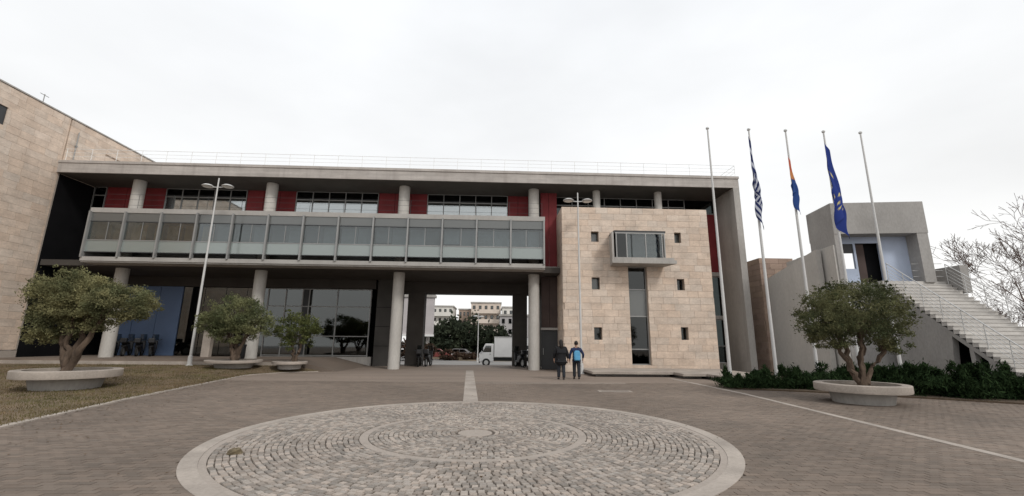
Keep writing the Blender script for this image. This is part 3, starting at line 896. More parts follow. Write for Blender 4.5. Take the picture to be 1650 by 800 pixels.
# projecting bay
O = MB().prism([(6.72, 24.5), (10.5, 24.5), (10.05, 26.1), (6.98, 26.1)], 6.16, 6.36, 'z').build('projecting_bay', 'concrete', S)
tag(O, 'glass bay on a flaring concrete slab above the tall window')
MB().prism([(6.74, 24.52), (6.86, 24.52), (7.1, 26.1), (6.97, 26.1)], 6.36, 8.0, 'z').build('side_wall', 'concrete', O)
box('parapet', 'concrete', O, 6.87, 10.36, 24.52, 24.62, 6.36, 6.5)
box('bay_roof', 'metal_dark', O, 6.9, 9.95, 24.54, 26.1, 8.0, 8.1)
fr = MB().box(6.95, 9.9, 24.55, 24.63, 7.92, 8.0)
for x in (7.02, 7.62, 8.75, 9.72, 9.86): fr.box(x - .03, x + .03, 24.55, 24.63, 6.5, 7.92)
fr.build('bay_frame', 'metal', O)
box('pane', 'glass_dark', O, 7.05, 7.59, 24.58, 24.59, 6.5, 7.92)
box('pane', 'glass', O, 7.65, 8.72, 24.58, 24.59, 6.5, 7.92); box('pane', 'glass', O, 8.78, 9.69, 24.58, 24.59, 6.5, 7.92)
box('pane', 'glass', O, 9.88, 9.89, 24.64, 25.69, 6.58, 7.92)
box('blind', 'blind', O, 7.7, 9.65, 25.2, 25.22, 6.6, 7.95)
# low platforms in front of the stone block
for x0, x1, y0, lab in ((4.9, 9.0, 22.3, 'long low white platform slab at the foot of the stone block'), (9.0, 10.15, 21.2, 'middle low white platform slab beside the flagpoles'), (10.15, 13.0, 20.0, 'nearest low white platform slab beside the first flagpole')):
    t = thing('platform', ((x0 + x1) / 2, y0, 0), lab, 'platform', 'low white platforms')
    box('slab', 'concrete_pale', t, x0, x1 - .01, y0, 25.66, .13, .25, bevel=.01)
    box('plinth', 'concrete', t, x0 + .3, x1 - .05, y0 + .5, 25.5, 0, .13)

# ================================================================== LEFT STONE BUILDING
LX = -26.84
Lb = thing('stone_building', (-33, 20, 0), 'tall beige stone building cut off by the left edge of the picture', 'building')
lw = MB().box(-42, LX - .07, 12, 26.35, .95, 15.15).box(-42, LX - .07, 26.35, 33.3, 12.32, 15.15).build('wall', 'joint', Lb)
box('plinth', 'concrete_pale', Lb, -42, LX - .02, 12, 26.5, 0, .93)
box('roof_edge', 'concrete', Lb, -42.1, LX + .04, 11.9, 33.35, 15.16, 15.24)
hol = [(22.3, 22.95, 12.9, 13.95)]
tl = []
for q in tile_rects(12, 26.35, .96, 15.14, .78, .42, hol + [(26.22, 26.34, 0, 16)], .005) + tile_rects(26.42, 33.3, 12.33, 15.14, .78, .42, [(29.1, 30.3, 13.86, 14.0)], .005):
    tl.append((LX - .035 + rnd.uniform(-.005, .005), (q[0] + q[1]) / 2, (q[2] + q[3]) / 2, .07, q[1] - q[0], q[3] - q[2], 0))
tl.append((LX - .035, 26.28, 8.05, .075, .11, 14.15, 0))
split('stone_tile', 'stone', lw, tl, lambda b: -b[1] + (20 if b[1] < 20.5 else 0), 300, 'stone_tile_field')
wn = box('window', 'metal_dark', Lb, LX - .10, LX - .06, 22.3, 22.95, 12.9, 13.95)
# end face of the stone wall towards the office building
box('corner_strip', 'concrete_pale', Lb, -28, LX - .003, 26.352, 26.42, .95, 12.1)
MB().tube([(LX + .06, 26.95, 12.3), (LX + .06, 26.95, 14.5)], .03, 6).box(LX, LX + .12, 26.9, 27.0, 13.5, 13.6).build('downpipe', 'metal', Lb)
MB().tube([(LX - .2, 24.7, 15.24), (LX - .2, 24.7, 15.85)], .025, 6).tube([(LX - .2, 24.45, 15.78), (LX - .2, 24.95, 15.78)], .018, 6).build('antenna', 'metal', Lb)

# ================================================================== RIGHT: PODIUM, PORTAL, STAIR
PO = thing('portal_building', (17.65, 21.5, 0), 'grey concrete portal box with pale blue niche at the top of the stair', 'building', rz=R(-8))
PM = W[PO]
box('podium_wall', 'concrete_grey', PO, 0, 1.6, .02, 6, 0, 4.78, PM)
box('podium_wall', 'concrete_grey', PO, 1.62, 4.4, .25, 6, 0, 4.76, PM)
box('jamb', 'concrete_grey', PO, 0, .22, 0, 2.2, 4.78, 7.32, PM)
box('jamb', 'concrete_grey', PO, 3.98, 4.5, 0, 2.2, 4.78, 7.32, PM)
box('lintel', 'concrete_grey', PO, 0, 4.52, -.02, 2.25, 7.32, 9.0, PM)
nh = [(.75, 1.32, 5.6, 6.95), (1.42, 2.6, 4.78, 6.98)]
nb = MB(PM)
for a in rect_minus((.22, 3.98, 4.78, 7.32), nh): nb.box(a[0], a[1], .75, .9, a[2], a[3])
nb.build('niche_wall', 'paleblue', PO)
box('window_head', 'metal_dark', PO, .75, 1.32, .8, .86, 6.45, 6.95, PM)
box('lobby_wall', 'dark', PO, 1.52, 3.3, 1.14, 1.2, 4.78, 7.3, PM)
dr = box('door', 'darkred', PO, 1.45, 1.95, .95, 1.0, 4.8, 6.96, PM)
for j in range(4):
    box('wall_panel', 'column', PO, -.10, -.003, .05 + j * 1.2, 1.22 + j * 1.2, 0, 6.75 - j * .02, PM)  # paler concrete brightens this side, which the sun leaves dark
# sloping parapet behind
MB().prism([(22.5, 0), (22.5, 6.7), (26.9, 5.75), (26.9, 0)], 17.3, 17.58, 'x').build('parapet', 'column', PO)  # lightened like the panels, as its visible face turns from the sun
# staircase straight towards the viewer
ST = thing('outdoor_stair', (21.1, 15.2, 0), 'wide grey concrete outdoor stair rising to the portal', 'stair')
N_ST, RIS, TRD = 27, .179, .218
sx0, sx1, sy1 = 19.55, 22.75, 21.0
for k in range(N_ST):
    zt = 4.83 - k * RIS
    yb = sy1 - k * TRD
    sp = box('step', 'concrete_step', ST, sx0, sx1, yb - TRD + .012, yb + .03, zt - 2 * RIS + .005, zt - RIS - .035)
    box('nosing', 'concrete_step', sp, sx0 - .01, sx1 + .01, yb - TRD - .012, yb + .012, zt - RIS - .035, zt - RIS)
box('landing', 'concrete_step', ST, 19.4, 23.3, 21.035, 21.35, 4.5, 4.83)
_sl = RIS / TRD
MB().prism([(21.0, 4.83 - 2 * RIS), (21.0, 4.83 - 2 * RIS - .2), (21.0 - (4.83 - 2 * RIS - .2) / _sl, 0), (21.0 - (4.83 - 2 * RIS) / _sl, 0)], sx0 + .02, sx1 - .02, 'x').build('flight', 'concrete_grey', ST)
# side walls under the flight
MB().prism([(21.0, 0), (18.55, 0), (18.3, 2.25), (21.0, 4.45)], sx0 + .03, sx0 + .3, 'x').build('side_wall', 'concrete_grey', ST)
MB().prism([(17.75, 0), (17.58, 0), (17.58, 1.65), (17.75, 1.8)], sx0 + .05, sx0 + .3, 'x').build('prop', 'concrete_grey', ST)
MB().prism([(17.1, 0), (15.6, 0), (15.6, .1), (17.1, 1.25)], sx0 + .03, sx0 + .3, 'x').build('side_wall', 'concrete_grey', ST)
box('back_wall', 'dark', ST, sx0 + .4, sx1, 18.8, 19.0, 0, 2.3)  # near-black sheet paints the shade seen in the openings below the flight
box('upstand', 'concrete_grey', ST, 22.78, 23.2, 20.3, 21.6, 4.2, 5.55)
def stair_rail(x, y0, y1, name='handrail'):
    zz = lambda y: 4.83 - (sy1 - y) / TRD * RIS
    b = MB()
    for h in (.2, .38, .56, .74, .95):
        b.tube([(x, y0, zz(y0) + h), (x, y1, zz(y1) + h)], .012 if h < .9 else .024, 6)
    hr = b.build(name, 'metal_pale', ST)
    n = int(abs(y1 - y0) / .8) + 1
    for i in range(n + 1):
        y = y0 + (y1 - y0) * i / n
        MB().tube([(x, y, zz(y) - .05), (x, y, zz(y) + .92)], .018, 6).build('post', 'metal_pale', hr)
stair_rail(sx1 - .05, 20.9, 15.5)
stair_rail(sx0 + .08, 20.9, 15.5)
b = MB()
for h in (.3, .6, .95): b.tube([(20.1, 20.95, 4.8 + h), (22.6, 20.95, 4.8 + h)] if False else [(21.3, 21.25, 4.8 + h), (22.7, 21.05, 4.8 + h)], .016, 6)
b.build('landing_rail', 'metal_pale', ST)
# stone wall between office building and podium
SW = thing('stone_wall', (18.0, 27.2, 0), 'pinkish stone clad wall standing right of the grey end wall', 'wall')
sc = box('wall', 'joint', SW, 17.0, 19.1, 27.07, 30.0, 0, 7.0)
tl = []
for q in tile_rects(16.94, 19.16, .02, 7.1, .7, .36, [], .006):
    tl.append(((q[0] + q[1]) / 2, 27.04 + rnd.uniform(-.004, .004), (q[2] + q[3]) / 2, q[1] - q[0], .07, q[3] - q[2], 0))
for q in tile_rects(27.08, 30.0, .02, 7.1, .7, .36, [], .006):
    tl.append((16.965 + rnd.uniform(-.004, .004), (q[0] + q[1]) / 2, (q[2] + q[3]) / 2, .06, q[1] - q[0], q[3] - q[2], 0))
split('stone_tile', 'stone_pink', sc, tl, lambda b: b[1], 300)

# ================================================================== PLANTERS AND OLIVE TREES
def planter(x, y, z, r, h, label, sides=40):
    t = thing('round_planter', (x, y, z), label, 'planter', 'round concrete planters')
    MB().lathe((x, y, z), [(r * .62, -.05), (r * .70, h * .62)], sides).build('base', 'concrete', t, smooth=True)
    b = MB(); vs, fs = [], []
    prof = [(r * .80, h * .62), (r * .99, h * .60), (r, h * .66), (r, h * .97), (r * .985, h), (r * .80, h), (r * .80, h * .62)]
    b.lathe((x, y, z), prof, 64, cap=False)
    b.build('rim', 'concrete_pale', t, smooth=True)
    MB().lathe((x, y, z), [(r * .80, h * .6), (r * .80, h * .82)], 40).build('soil', 'soil', t)
planter(-13.75, 15.3, .03, 1.34, .60, 'large round concrete planter on the lawn under the golden olive tree')
planter(-13.0, 23.2, .30, 1.27, .34, 'round concrete planter at the far end of the lawn under the middle olive tree')
planter(-10.6, 24.0, .22, .85, .34, 'smallest round planter, at the dark little olive near the passage')
planter(10.79, 13.0, .0, 1.16, .54, 'round concrete planter on the right in front of the junipers')

def olive(base, tips, r0, blobs, m, size, seed, label):
    t = thing('olive_tree', base, label, 'tree', 'olive trees in round planters')
    b = MB()
    limbs(b, base, tips, r0, seed, .055)
    g0 = random.Random(seed)
    b.v = [(x + g0.uniform(-.02, .02), y + g0.uniform(-.02, .02), z + g0.uniform(-.02, .02)) for x, y, z in b.v]
    tr = b.build('trunk', 'bark', t, smooth=True)
    sub = MB(); g = random.Random(seed + 1)
    for tp in tips:
        p = Vector(tp[:3])
        for _ in range(7):
            q = p + Vector((g.uniform(-.7, .7), g.uniform(-.6, .6), g.uniform(.1, .7)))
            sub.tube([p.lerp(Vector(base), .25), p.lerp(q, .5) + Vector((0, 0, .08)), q], [r0 * .25, r0 * .14, .012], 5)
    sub.build('branches', 'bark', t)
    gg = random.Random(seed + 9); extra = []
    for (cx, cy, cz, rx, ry, rz, n) in blobs:
        for _ in range(max(4, n // 700)):
            a, e = gg.uniform(0, 6.28), gg.uniform(-.3, 1.2)
            k = gg.uniform(.95, 1.18)
            extra.append((cx + rx * k * math.cos(a) * math.cos(e), cy + ry * k * math.sin(a) * math.cos(e), cz + rz * k * math.sin(e), rx * .16, ry * .16, rz * gg.uniform(.12, .3), 110))
    V, F = leaves(list(blobs) + extra, size, seed, 2.4, .5, .1, .11)
    np_mesh('crown', V, F, m, t)
olive((-13.87, 15.3, .5), [(-14.05, 15.3, 2.17, .45), (-12.9, 15.2, 2.36, .35), (-14.6, 15.5, 2.36, .3), (-13.7, 15.6, 2.55, .4)], .12,
      [(-14.4, 15.3, 3.0, .87, .95, .83, 13000), (-13.57, 15.3, 2.95, .84, .9, .66, 9000), (-12.45, 15.2, 2.76, .92, .9, .58, 12000), (-13.77, 15.4, 2.32, 1.15, .95, .5, 6500), (-14.72, 15.5, 2.15, .7, .76, .67, 5500), (-14.8, 15.4, 1.70, .48, .57, .34, 1800)],
      'olive1', .036, 11, 'largest olive tree, with golden green crown, in the planter on the lawn')
olive((-12.9, 23.0, .5), [(-13.3, 23, 1.9, .4), (-12.4, 23, 2.0, .4), (-13.0, 23.3, 2.3, .4)], .13,
      [(-13.2, 23, 2.9, 1.35, 1.2, .85, 9000), (-13.9, 23, 2.35, .9, .9, .6, 4500), (-12.2, 23, 2.4, 1.0, .9, .7, 5500), (-13.1, 23, 1.95, 1.0, .9, .45, 2500)],
      'olive2', .046, 12, 'middle olive tree with rounded green crown behind the lawn')
olive((-10.45, 24.2, .4), [(-10.7, 24.2, 1.5, .4), (-10.2, 24.2, 1.6, .4)], .10,
      [(-10.5, 24.2, 2.35, 1.1, .9, .72, 4500), (-11.1, 24.2, 1.95, .7, .7, .5, 1100), (-9.85, 24.2, 1.95, .7, .7, .5, 1100), (-10.5, 24.2, 1.5, .8, .7, .4, 700)],
      'olive3', .05, 13, 'small dark olive tree nearest the passage')
olive((10.85, 13.0, .42), [(10.15, 13.0, 1.8, .4), (10.5, 13.3, 2.1, .45), (11.0, 12.9, 2.2, .45), (11.95, 13.1, 1.8, .35), (11.4, 13.4, 2.2, .4)], .085,
      [(10.95, 13.1, 2.8, 1.2, 1.2, .72, 13000), (10.05, 13.0, 2.35, .78, .9, .6, 7500), (11.75, 13.1, 2.45, .72, .9, .78, 7500), (10.9, 13.1, 2.15, 1.1, 1.0, .5, 5500), (12.05, 13.1, 1.8, .42, .6, .45, 1900), (9.95, 13.0, 1.85, .5, .6, .35, 1900)],
      'olive4', .033, 14, 'many stemmed olive tree with spreading crown in the planter on the right')

# ================================================================== JUNIPERS
jp = [((9.75, 17.2), 1.0, .62, 'spreading dark juniper at the foot of the first flagpole'), ((11.2, 17.0), 1.15, .75, 'dark juniper between the first two flagpoles'), ((12.7, 16.4), 1.2, .85, 'dark juniper behind the right planter'),
      ((13.6, 15.6), 1.1, .9, 'dark juniper just right of the olive trunks'), ((14.6, 14.9), 1.25, .95, 'broad dark juniper right of the planter rim'), ((15.7, 14.3), 1.3, 1.0, 'tall dark juniper before the stair side wall'),
      ((16.9, 13.7), 1.3, 1.0, 'dark juniper below the foot of the stair'), ((18.3, 13.2), 1.4, 1.0, 'dark juniper at the right edge of the picture'), ((14.3, 17.6), 1.2, .9, 'dark juniper in the second row beside the pink stone wall'), ((16.2, 16.8), 1.2, .9, 'dark juniper in the second row beside the stair')]
for i, ((x, y), r, h, lab) in enumerate(jp):
    t = thing('juniper_shrub', (x, y, .04), lab, 'shrub', 'junipers in the bed')
    MB().tube([(x, y, .03), (x + .05, y, h * .5)], [.05, .02], 6).build('stem', 'bark', t)
    gj = random.Random(300 + i)
    bl = [(x, y, h * .32, r, r * .85, h * .38, 4200)]
    for _ in range(11):
        a, q = gj.uniform(0, 6.28), gj.uniform(.2, 1.0) * r
        bl.append((x + q * math.cos(a), y + q * .8 * math.sin(a), h * gj.uniform(.35, .8), r * gj.uniform(.12, .26), r * .2, h * gj.uniform(.25, .5), 420))
    V, F = leaves(bl, .075, 40 + i, 4.5, .3, 1.2, .2)
    V[:, 2] = np.maximum(V[:, 2], .05)
    np_mesh('foliage', V, F, 'juniper', t)

# ================================================================== BARE TREE
def bare_tree(base, h, seed, label, lean=(-.25, 0)):
    t = thing('bare_tree', base, label, 'tree')
    g = random.Random(seed)
    tr, br = MB(), MB()
    def grow(mb, p, d, L, r, lev):
        n = 4
        pts, rs = [p], [r]
        for i in range(n):
            d = (d + Vector((g.uniform(-.16, .16), g.uniform(-.16, .16), g.uniform(-.08, .12)))).normalized()
            pts.append(pts[-1] + d * L / n); rs.append(max(.0095, r * (1 - .45 * (i + 1) / n)))
        mb.tube(pts, rs, 6 if lev < 2 else 4)
        if lev >= 8: return
        for k in range(3 if lev < 5 else 2):
            a = pts[-1] if k == 0 else pts[g.randint(2, n)]
            ax = d.orthogonal(); ax.rotate(Matrix.Rotation(g.uniform(0, 6.28), 3, d))
            nd = (d + ax * g.uniform(.35, .85)).normalized()
            if k == 0: nd = (d + ax * g.uniform(.1, .35)).normalized()
            nd = (nd + Vector((0, 0, .06))).normalized()
            grow(br, a, nd, L * g.uniform(.62, .82), rs[-1] * (.9 if k == 0 else .65), lev + 1)
    grow(tr, Vector(base), Vector((lean[0], lean[1], 1)).normalized(), h * .27, h * .022, 0)
    tr.build('trunk', 'bark_grey', t, smooth=True)
    br.build('branches', 'bark_grey', t)
bare_tree((32.0, 23.0, 0), 11.5, 21, 'leafless tree with fine brown branches at the right edge')
bare_tree((41.0, 31.0, 0), 8.5, 5, 'second leafless tree farther back at the right edge')

# ================================================================== FLAGPOLES, FLAGS, LAMPS
FY, FH = 18.55, 11.5
FX = (9.86, 11.84, 13.62, 15.47, 17.28)
labs = ('first flagpole from the left, bare, standing before the grey end wall', 'second flagpole, carrying the blue and white striped flag', 'third flagpole, carrying the small orange and blue flag', 'fourth flagpole, carrying the dark blue starred flag', 'fifth flagpole, bare, standing before the concrete portal')
for X, lab in zip(FX, labs):
    t = thing('flagpole', (X, FY, 0), lab, 'flagpole', 'row of five flagpoles')
    MB().tube([(X, FY, .28), (X, FY, 4), (X, FY, FH)], [.075, .062, .036], 12).build('pole', 'pole', t, smooth=True)
    MB().lathe((X, FY, 0), [(.24, 0), (.24, .05), (.12, .06), (.12, .34), (.09, .36)], 20).build('base', 'concrete_pale', t)
    MB().lathe((X, FY, FH), [(.045, 0), (.075, .03), (.075, .09), (.02, .13)], 12).build('finial', 'metal_pale', t, smooth=True)

def flag(X, zt, hoist, fly, spread, colf, label, seed, amp=.07, side=1, hang=.85):
    g = random.Random(seed)
    nu, nv = 60, 46
    ph = [g.uniform(0, 6) for _ in range(4)]
    vs, cs, fs = [], [], []
    for i in range(nu + 1):
        u = i / nu
        for j in range(nv + 1):
            v = j / nv
            z = zt - v * hoist * (1 - .3 * u) - hang * fly * u ** 1.15
            d = (zt - z) / (hoist + hang * fly)
            env = .22 + .78 * math.sin(min(1.0, d * 1.25) * math.pi * .62) ** 1.2
            x = -.13 + spread * env * (.5 - .5 * math.cos(2 * math.pi * 2.4 * u + .9 * v)) + amp * math.sin(7 * v + 5 * u + ph[0]) * min(1, 4 * u)
            y = -.11 + amp * 1.3 * min(1, 3 * u) * math.sin(2 * math.pi * 3.4 * u + 2.5 * v + ph[2])
            vs.append((X + side * x, FY + y, z)); cs.append(colf(u, v))
    n = nv + 1
    for i in range(nu):
        for j in range(nv):
            fs.append((i * n + j, (i + 1) * n + j, (i + 1) * n + j + 1, i * n + j + 1))
    me = bpy.data.meshes.new('flag'); org = (X, FY, zt)
    me.from_pydata([(a - org[0], c - org[1], d - org[2]) for a, c, d in vs], [], fs)
    at = me.color_attributes.new("Col", 'FLOAT_COLOR', 'POINT')
    at.data.foreach_set("color", [q for c in cs for q in (*c, 1)])
    me.materials.append(M['flag']); me.polygons.foreach_set("use_smooth", [True] * len(me.polygons))
    o = bpy.data.objects.new('flag', me); col.objects.link(o); o.location = org
    tag(o, label, 'flag', 'flags hanging limp')
BL, WH = (.014, .022, .085), (.42, .44, .50)
def greek(u, v):
    s = int(v * 9)
    if u < 10 / 27 and v < 5 / 9:
        a, c = u / (10 / 27), v / (5 / 9)
        return WH if abs(a - .5) < .1 or abs(c - .5) < .1 else BL
    return BL if s % 2 == 0 else WH
def euro(u, v):
    for k in range(12):
        a = math.radians(k * 30)
        cx, cy = .5 + math.cos(a) * .222, .5 + math.sin(a) * .333
        dx, dy = (u - cx) * 1.5, v - cy
        r = math.hypot(dx, dy); t = math.atan2(dx, -dy)
        tt = (t + math.pi / 5) % (2 * math.pi / 5) - math.pi / 5
        if r < .044 * .5 / (.5 * math.cos(tt) + .95 * abs(math.sin(tt))) * 1.3: return (.50, .44, .20)
    return (.022, .040, .19)
def local(u, v):
    q = (v * .7 + u * .9)
    return (.42, .10, .055) if q < .38 else ((.44, .18, .07) if q < .62 else (.025, .06, .20))
flag(FX[1], 11.2, 2.3, 3.5, .25, greek, 'limp blue and white striped flag with a cross, on the second pole', 3, .045)
flag(FX[2], 10.2, 1.5, 2.1, .26, local, 'small limp flag, orange above and blue below, on the third pole', 4, .03)
flag(FX[3], 11.0, 2.4, 3.6, .46, euro, 'limp dark blue flag with a ring of gold stars, on the fourth pole', 8, .05)

def lamp_post(X, Y, z, h, label, rz=0.0):
    t = thing('street_lamp', (X, Y, z), label, 'lamp', 'double headed street lamps')
    MB().tube([(X, Y, z), (X, Y, z + h * .5), (X, Y, z + h)], [.07, .055, .035], 12).build('pole', 'pole', t, smooth=True)
    MB().lathe((X, Y, z), [(.17, 0), (.17, .04), (.11, .06), (.11, .5), (.08, .52)], 16).build('base', 'pole', t)
    ca, sa = math.cos(rz), math.sin(rz)
    zz = z + h - .55
    MB().tube([(X - .8 * ca, Y - .8 * sa, zz + .06), (X, Y, zz), (X + .8 * ca, Y + .8 * sa, zz + .06)], .028, 8).build('arm', 'pole', t)
    for s in (-1, 1):
        c = (X + s * .55 * ca, Y + s * .55 * sa, zz + .02)
        hd = MB().lathe(c, [(.12, -.01), (.30, .03), (.31, .06), (.20, .13), (.05, .16)], 20).build('lamp_head', 'pole', t, smooth=True)
        MB().lathe(c, [(.03, -.05), (.2, -.015), (.25, .0)], 16).build('diffuser', 'lamp_glass', hd, smooth=True)
lamp_post(-15.75, 24.1, .28, 10.3, 'tall thin double lamp post at the far edge of the lawn')
lamp_post(4.78, 24.4, .0, 10.3, 'tall thin double lamp post in front of the stone block')

# ================================================================== PEOPLE
def skin_obj(name, nodes, edges, m, parent, root=0, sub=2, mtx=None):
    me = bpy.data.meshes.new(name)
    me.from_pydata([n[:3] for n in nodes], edges, [])
    o = bpy.data.objects.new(name, me); col.objects.link(o)
    o.modifiers.new('skin', 'SKIN')
    if not me.skin_vertices: me.attributes.new if False else None
    lay = me.skin_vertices[0].data if me.skin_vertices else None
    if lay is None:
        bpy.context.view_layer.objects.active = o
        bpy.ops.object.modifier_remove(modifier='skin') if False else None
    for i, n in enumerate(nodes):
        r = n[3] if isinstance(n[3], tuple) else (n[3], n[3])
        lay[i].radius = r
        lay[i].use_root = (i == root)
    sb = o.modifiers.new('sub', 'SUBSURF'); sb.levels = sub; sb.render_levels = sub
    dg = bpy.context.evaluated_depsgraph_get()
    nm = bpy.data.meshes.new_from_object(o.evaluated_get(dg))
    bpy.data.objects.remove(o)
    nm.name = name
    nm.materials.clear(); nm.materials.append(M[m])
    nm.polygons.foreach_set("use_smooth", [True] * len(nm.polygons))
    if mtx is not None: nm.transform(mtx)
    q = bpy.data.objects.new(name, nm); col.objects.link(q); attach(q, parent)
    return q

def person(loc, h, rz, label, top, bottom, longcoat, armL, armR, bulk=1.0, hairlong=False):
    t = thing('person', loc, label, 'person', None, rz)
    Mx = W[t] @ Matrix.Scale(h / 1.75, 4)
    # --- body, one continuous skin (x right, y forward, z up)
    N = [(0, 0, .95, (.15, .11)), (0, 0, 1.15, (.13, .10)), (0, .01, 1.36, (.165, .11)), (0, .0, 1.47, (.07, .065)), (0, .01, 1.54, (.058, .06)),
         (0, .015, 1.60, (.075, .09)), (0, .015, 1.67, (.08, .10)), (0, .01, 1.74, (.05, .06))]
    E_ = [(0, 1), (1, 2), (2, 3), (3, 4), (4, 5), (5, 6), (6, 7)]
    LG = {}
    for s, st in ((-1, .11), (1, -.07)):
        k = len(N)
        N += [(s * .095, 0, .86, .088), (s * .10, st * .5, .50, .058), (s * .10, st - .03, .27, .052), (s * .10, st - .02, .09, .04), (s * .11, st + .10, .04, (.042, .03))]
        E_ += [(0, k), (k, k + 1), (k + 1, k + 2), (k + 2, k + 3), (k + 3, k + 4)]
        LG[s] = k
    AR = {}
    for s, (el, wr) in ((-1, armL), (1, armR)):
        k = len(N)
        N += [(s * .19, 0, 1.40, .058), (s * el[0], el[1], el[2], .042), (s * wr[0], wr[1], wr[2], .03), (s * wr[0], wr[1] + .015, wr[2] - .07, (.042, .022))]
        E_ += [(2, k), (k, k + 1), (k + 1, k + 2), (k + 2, k + 3)]
        p = k + 3
        for q, (dx, dl) in enumerate(((-.03, .075), (-.01, .09), (.01, .085), (.03, .065))):
            j = len(N)
            N += [(s * wr[0] + s * .004, wr[1] + .015 + dx, wr[2] - .11, .0095), (s * wr[0] - s * .006, wr[1] + .02 + dx, wr[2] - .11 - dl * .6, .0085), (s * wr[0] - s * .02, wr[1] + .025 + dx, wr[2] - .11 - dl, .0075)]
            E_ += [(p, j), (j, j + 1), (j + 1, j + 2)]
        j = len(N)
        N += [(s * wr[0] - s * .02, wr[1] + .055, wr[2] - .06, .011), (s * wr[0] - s * .03, wr[1] + .065, wr[2] - .105, .009)]
        E_ += [(k + 2, j), (j, j + 1)]
        AR[s] = k
    skin_obj('body', N, E_, 'skin', t, 0, 1, Mx)
    # --- face: nose and ears (towards +y)
    f = MB(Mx)
    f.prism([(.10, 1.62), (.135, 1.60), (.10, 1.585)], -.012, .012, 'x')
    f.box(-.092, -.082, 0, .03, 1.60, 1.66); f.box(.082, .092, 0, .03, 1.60, 1.66)
    f.build('face', 'skin', t)
    # --- clothing
    b = bulk
    C = [(0, 0, .98, (.185 * b, .14 * b)), (0, 0, 1.16, (.175 * b, .135 * b)), (0, .0, 1.34, (.20 * b, .14 * b)), (0, 0, 1.455, (.10, .085)), (0, .005, 1.50, (.075, .07))]
    CE = [(0, 1), (1, 2), (2, 3), (3, 4)]
    if longcoat:
        C.append((0, 0, .78, (.205 * b, .16 * b))); CE.append((0, 5)); C.append((0, 0, .60, (.20 * b, .155 * b))); CE.append((5, 6))
    else:
        C.append((0, 0, .86, (.18 * b, .14 * b))); CE.append((0, 5))
    for s, (el, wr) in ((-1, armL), (1, armR)):
        k = len(C)
        C += [(s * .205, 0, 1.385, .08 * b), (s * el[0], el[1], el[2], .062 * b), (s * (wr[0] * .97 + el[0] * .03), wr[1], wr[2] + .015, .048 * b)]
        CE += [(2, k), (k, k + 1), (k + 1, k + 2)]
    skin_obj('coat' if longcoat else 'jacket', C, CE, top, t, 0, 2, Mx)
    P = [(0, 0, .93, (.165, .125))]; PE = []
    for s, st in ((-1, .11), (1, -.07)):
        k = len(P)
        P += [(s * .095, 0, .84, .115), (s * .10, st * .5, .50, .09), (s * .10, st - .03, .27, .08), (s * .10, st - .025, .08, .074)]
        PE += [(0, k), (k, k + 1), (k + 1, k + 2), (k + 2, k + 3)]
    skin_obj('trousers', P, PE, bottom, t, 0, 2, Mx)
    for s, st in ((-1, .11), (1, -.07)):
        skin_obj('shoe', [(s * .10, st - .05, .05, (.05, .045)), (s * .105, st + .06, .042, (.052, .04)), (s * .11, st + .15, .035, (.045, .03))], [(0, 1), (1, 2)], 'black', t, 0, 2, Mx)
    hb = MB(Mx)
    cz = 1.675
    prof = [(.094 * math.cos(a), .118 * math.sin(a)) for a in [x * math.pi / 2 / 7 for x in range(-3, 8)]]
    prof[-1] = (.004, .118)
    hb.lathe((0, -.012, cz), prof, 20)
    if hairlong:
        hb.tube([(0, -.05, 1.68), (0, -.075, 1.56), (0, -.085, 1.45), (0, -.09, 1.38)], [.085, .09, .085, .05], 14)
    hb.build('hair', 'hair', t, smooth=True)
    return t, Mx
pt, pm = person((3.08, 20.5, 0), 1.74, .05, 'person in a long black coat seen from behind, walking on the left', 'coat_black', 'jeans', True,
       ((.30, .02, 1.14), (.30, .10, .92)), ((.30, 0, 1.14), (.33, .04, .90)), 1.32, True)
pt, pm = person((3.84, 20.8, 0), 1.69, -.03, 'person in a navy jacket seen from behind, wearing a light blue backpack', 'jacket_navy', 'jeans', False,
       ((.30, .0, 1.14), (.32, .05, .90)), ((.34, .0, 1.15), (.33, .12, .95)), 1.05)
bp = thing('backpack', (3.84, 20.6, 1.0), 'light blue backpack on the back of the person in navy', 'backpack')
MB(pm).prism([(-.14, .86), (.14, .86), (.155, 1.0), (.15, 1.22), (.10, 1.33), (-.10, 1.33), (-.15, 1.22), (-.155, 1.0)], -.31, -.135, 'y').build('bag', 'bagblue', bp, bevel=.04)
MB(pm).prism([(-.11, .89), (.11, .89), (.115, 1.08), (-.115, 1.08)], -.345, -.312, 'y').build('pocket', 'bagblue', bp, bevel=.015)
for s in (-1, 1):
    MB(pm).tube([(s * .09, -.14, 1.30), (s * .12, -.05, 1.49), (s * .13, .10, 1.42), (s * .14, .165, 1.25), (s * .17, .0, 1.0), (s * .13, -.14, .92)], .018, 6).build('strap', 'jacket_navy', bp)

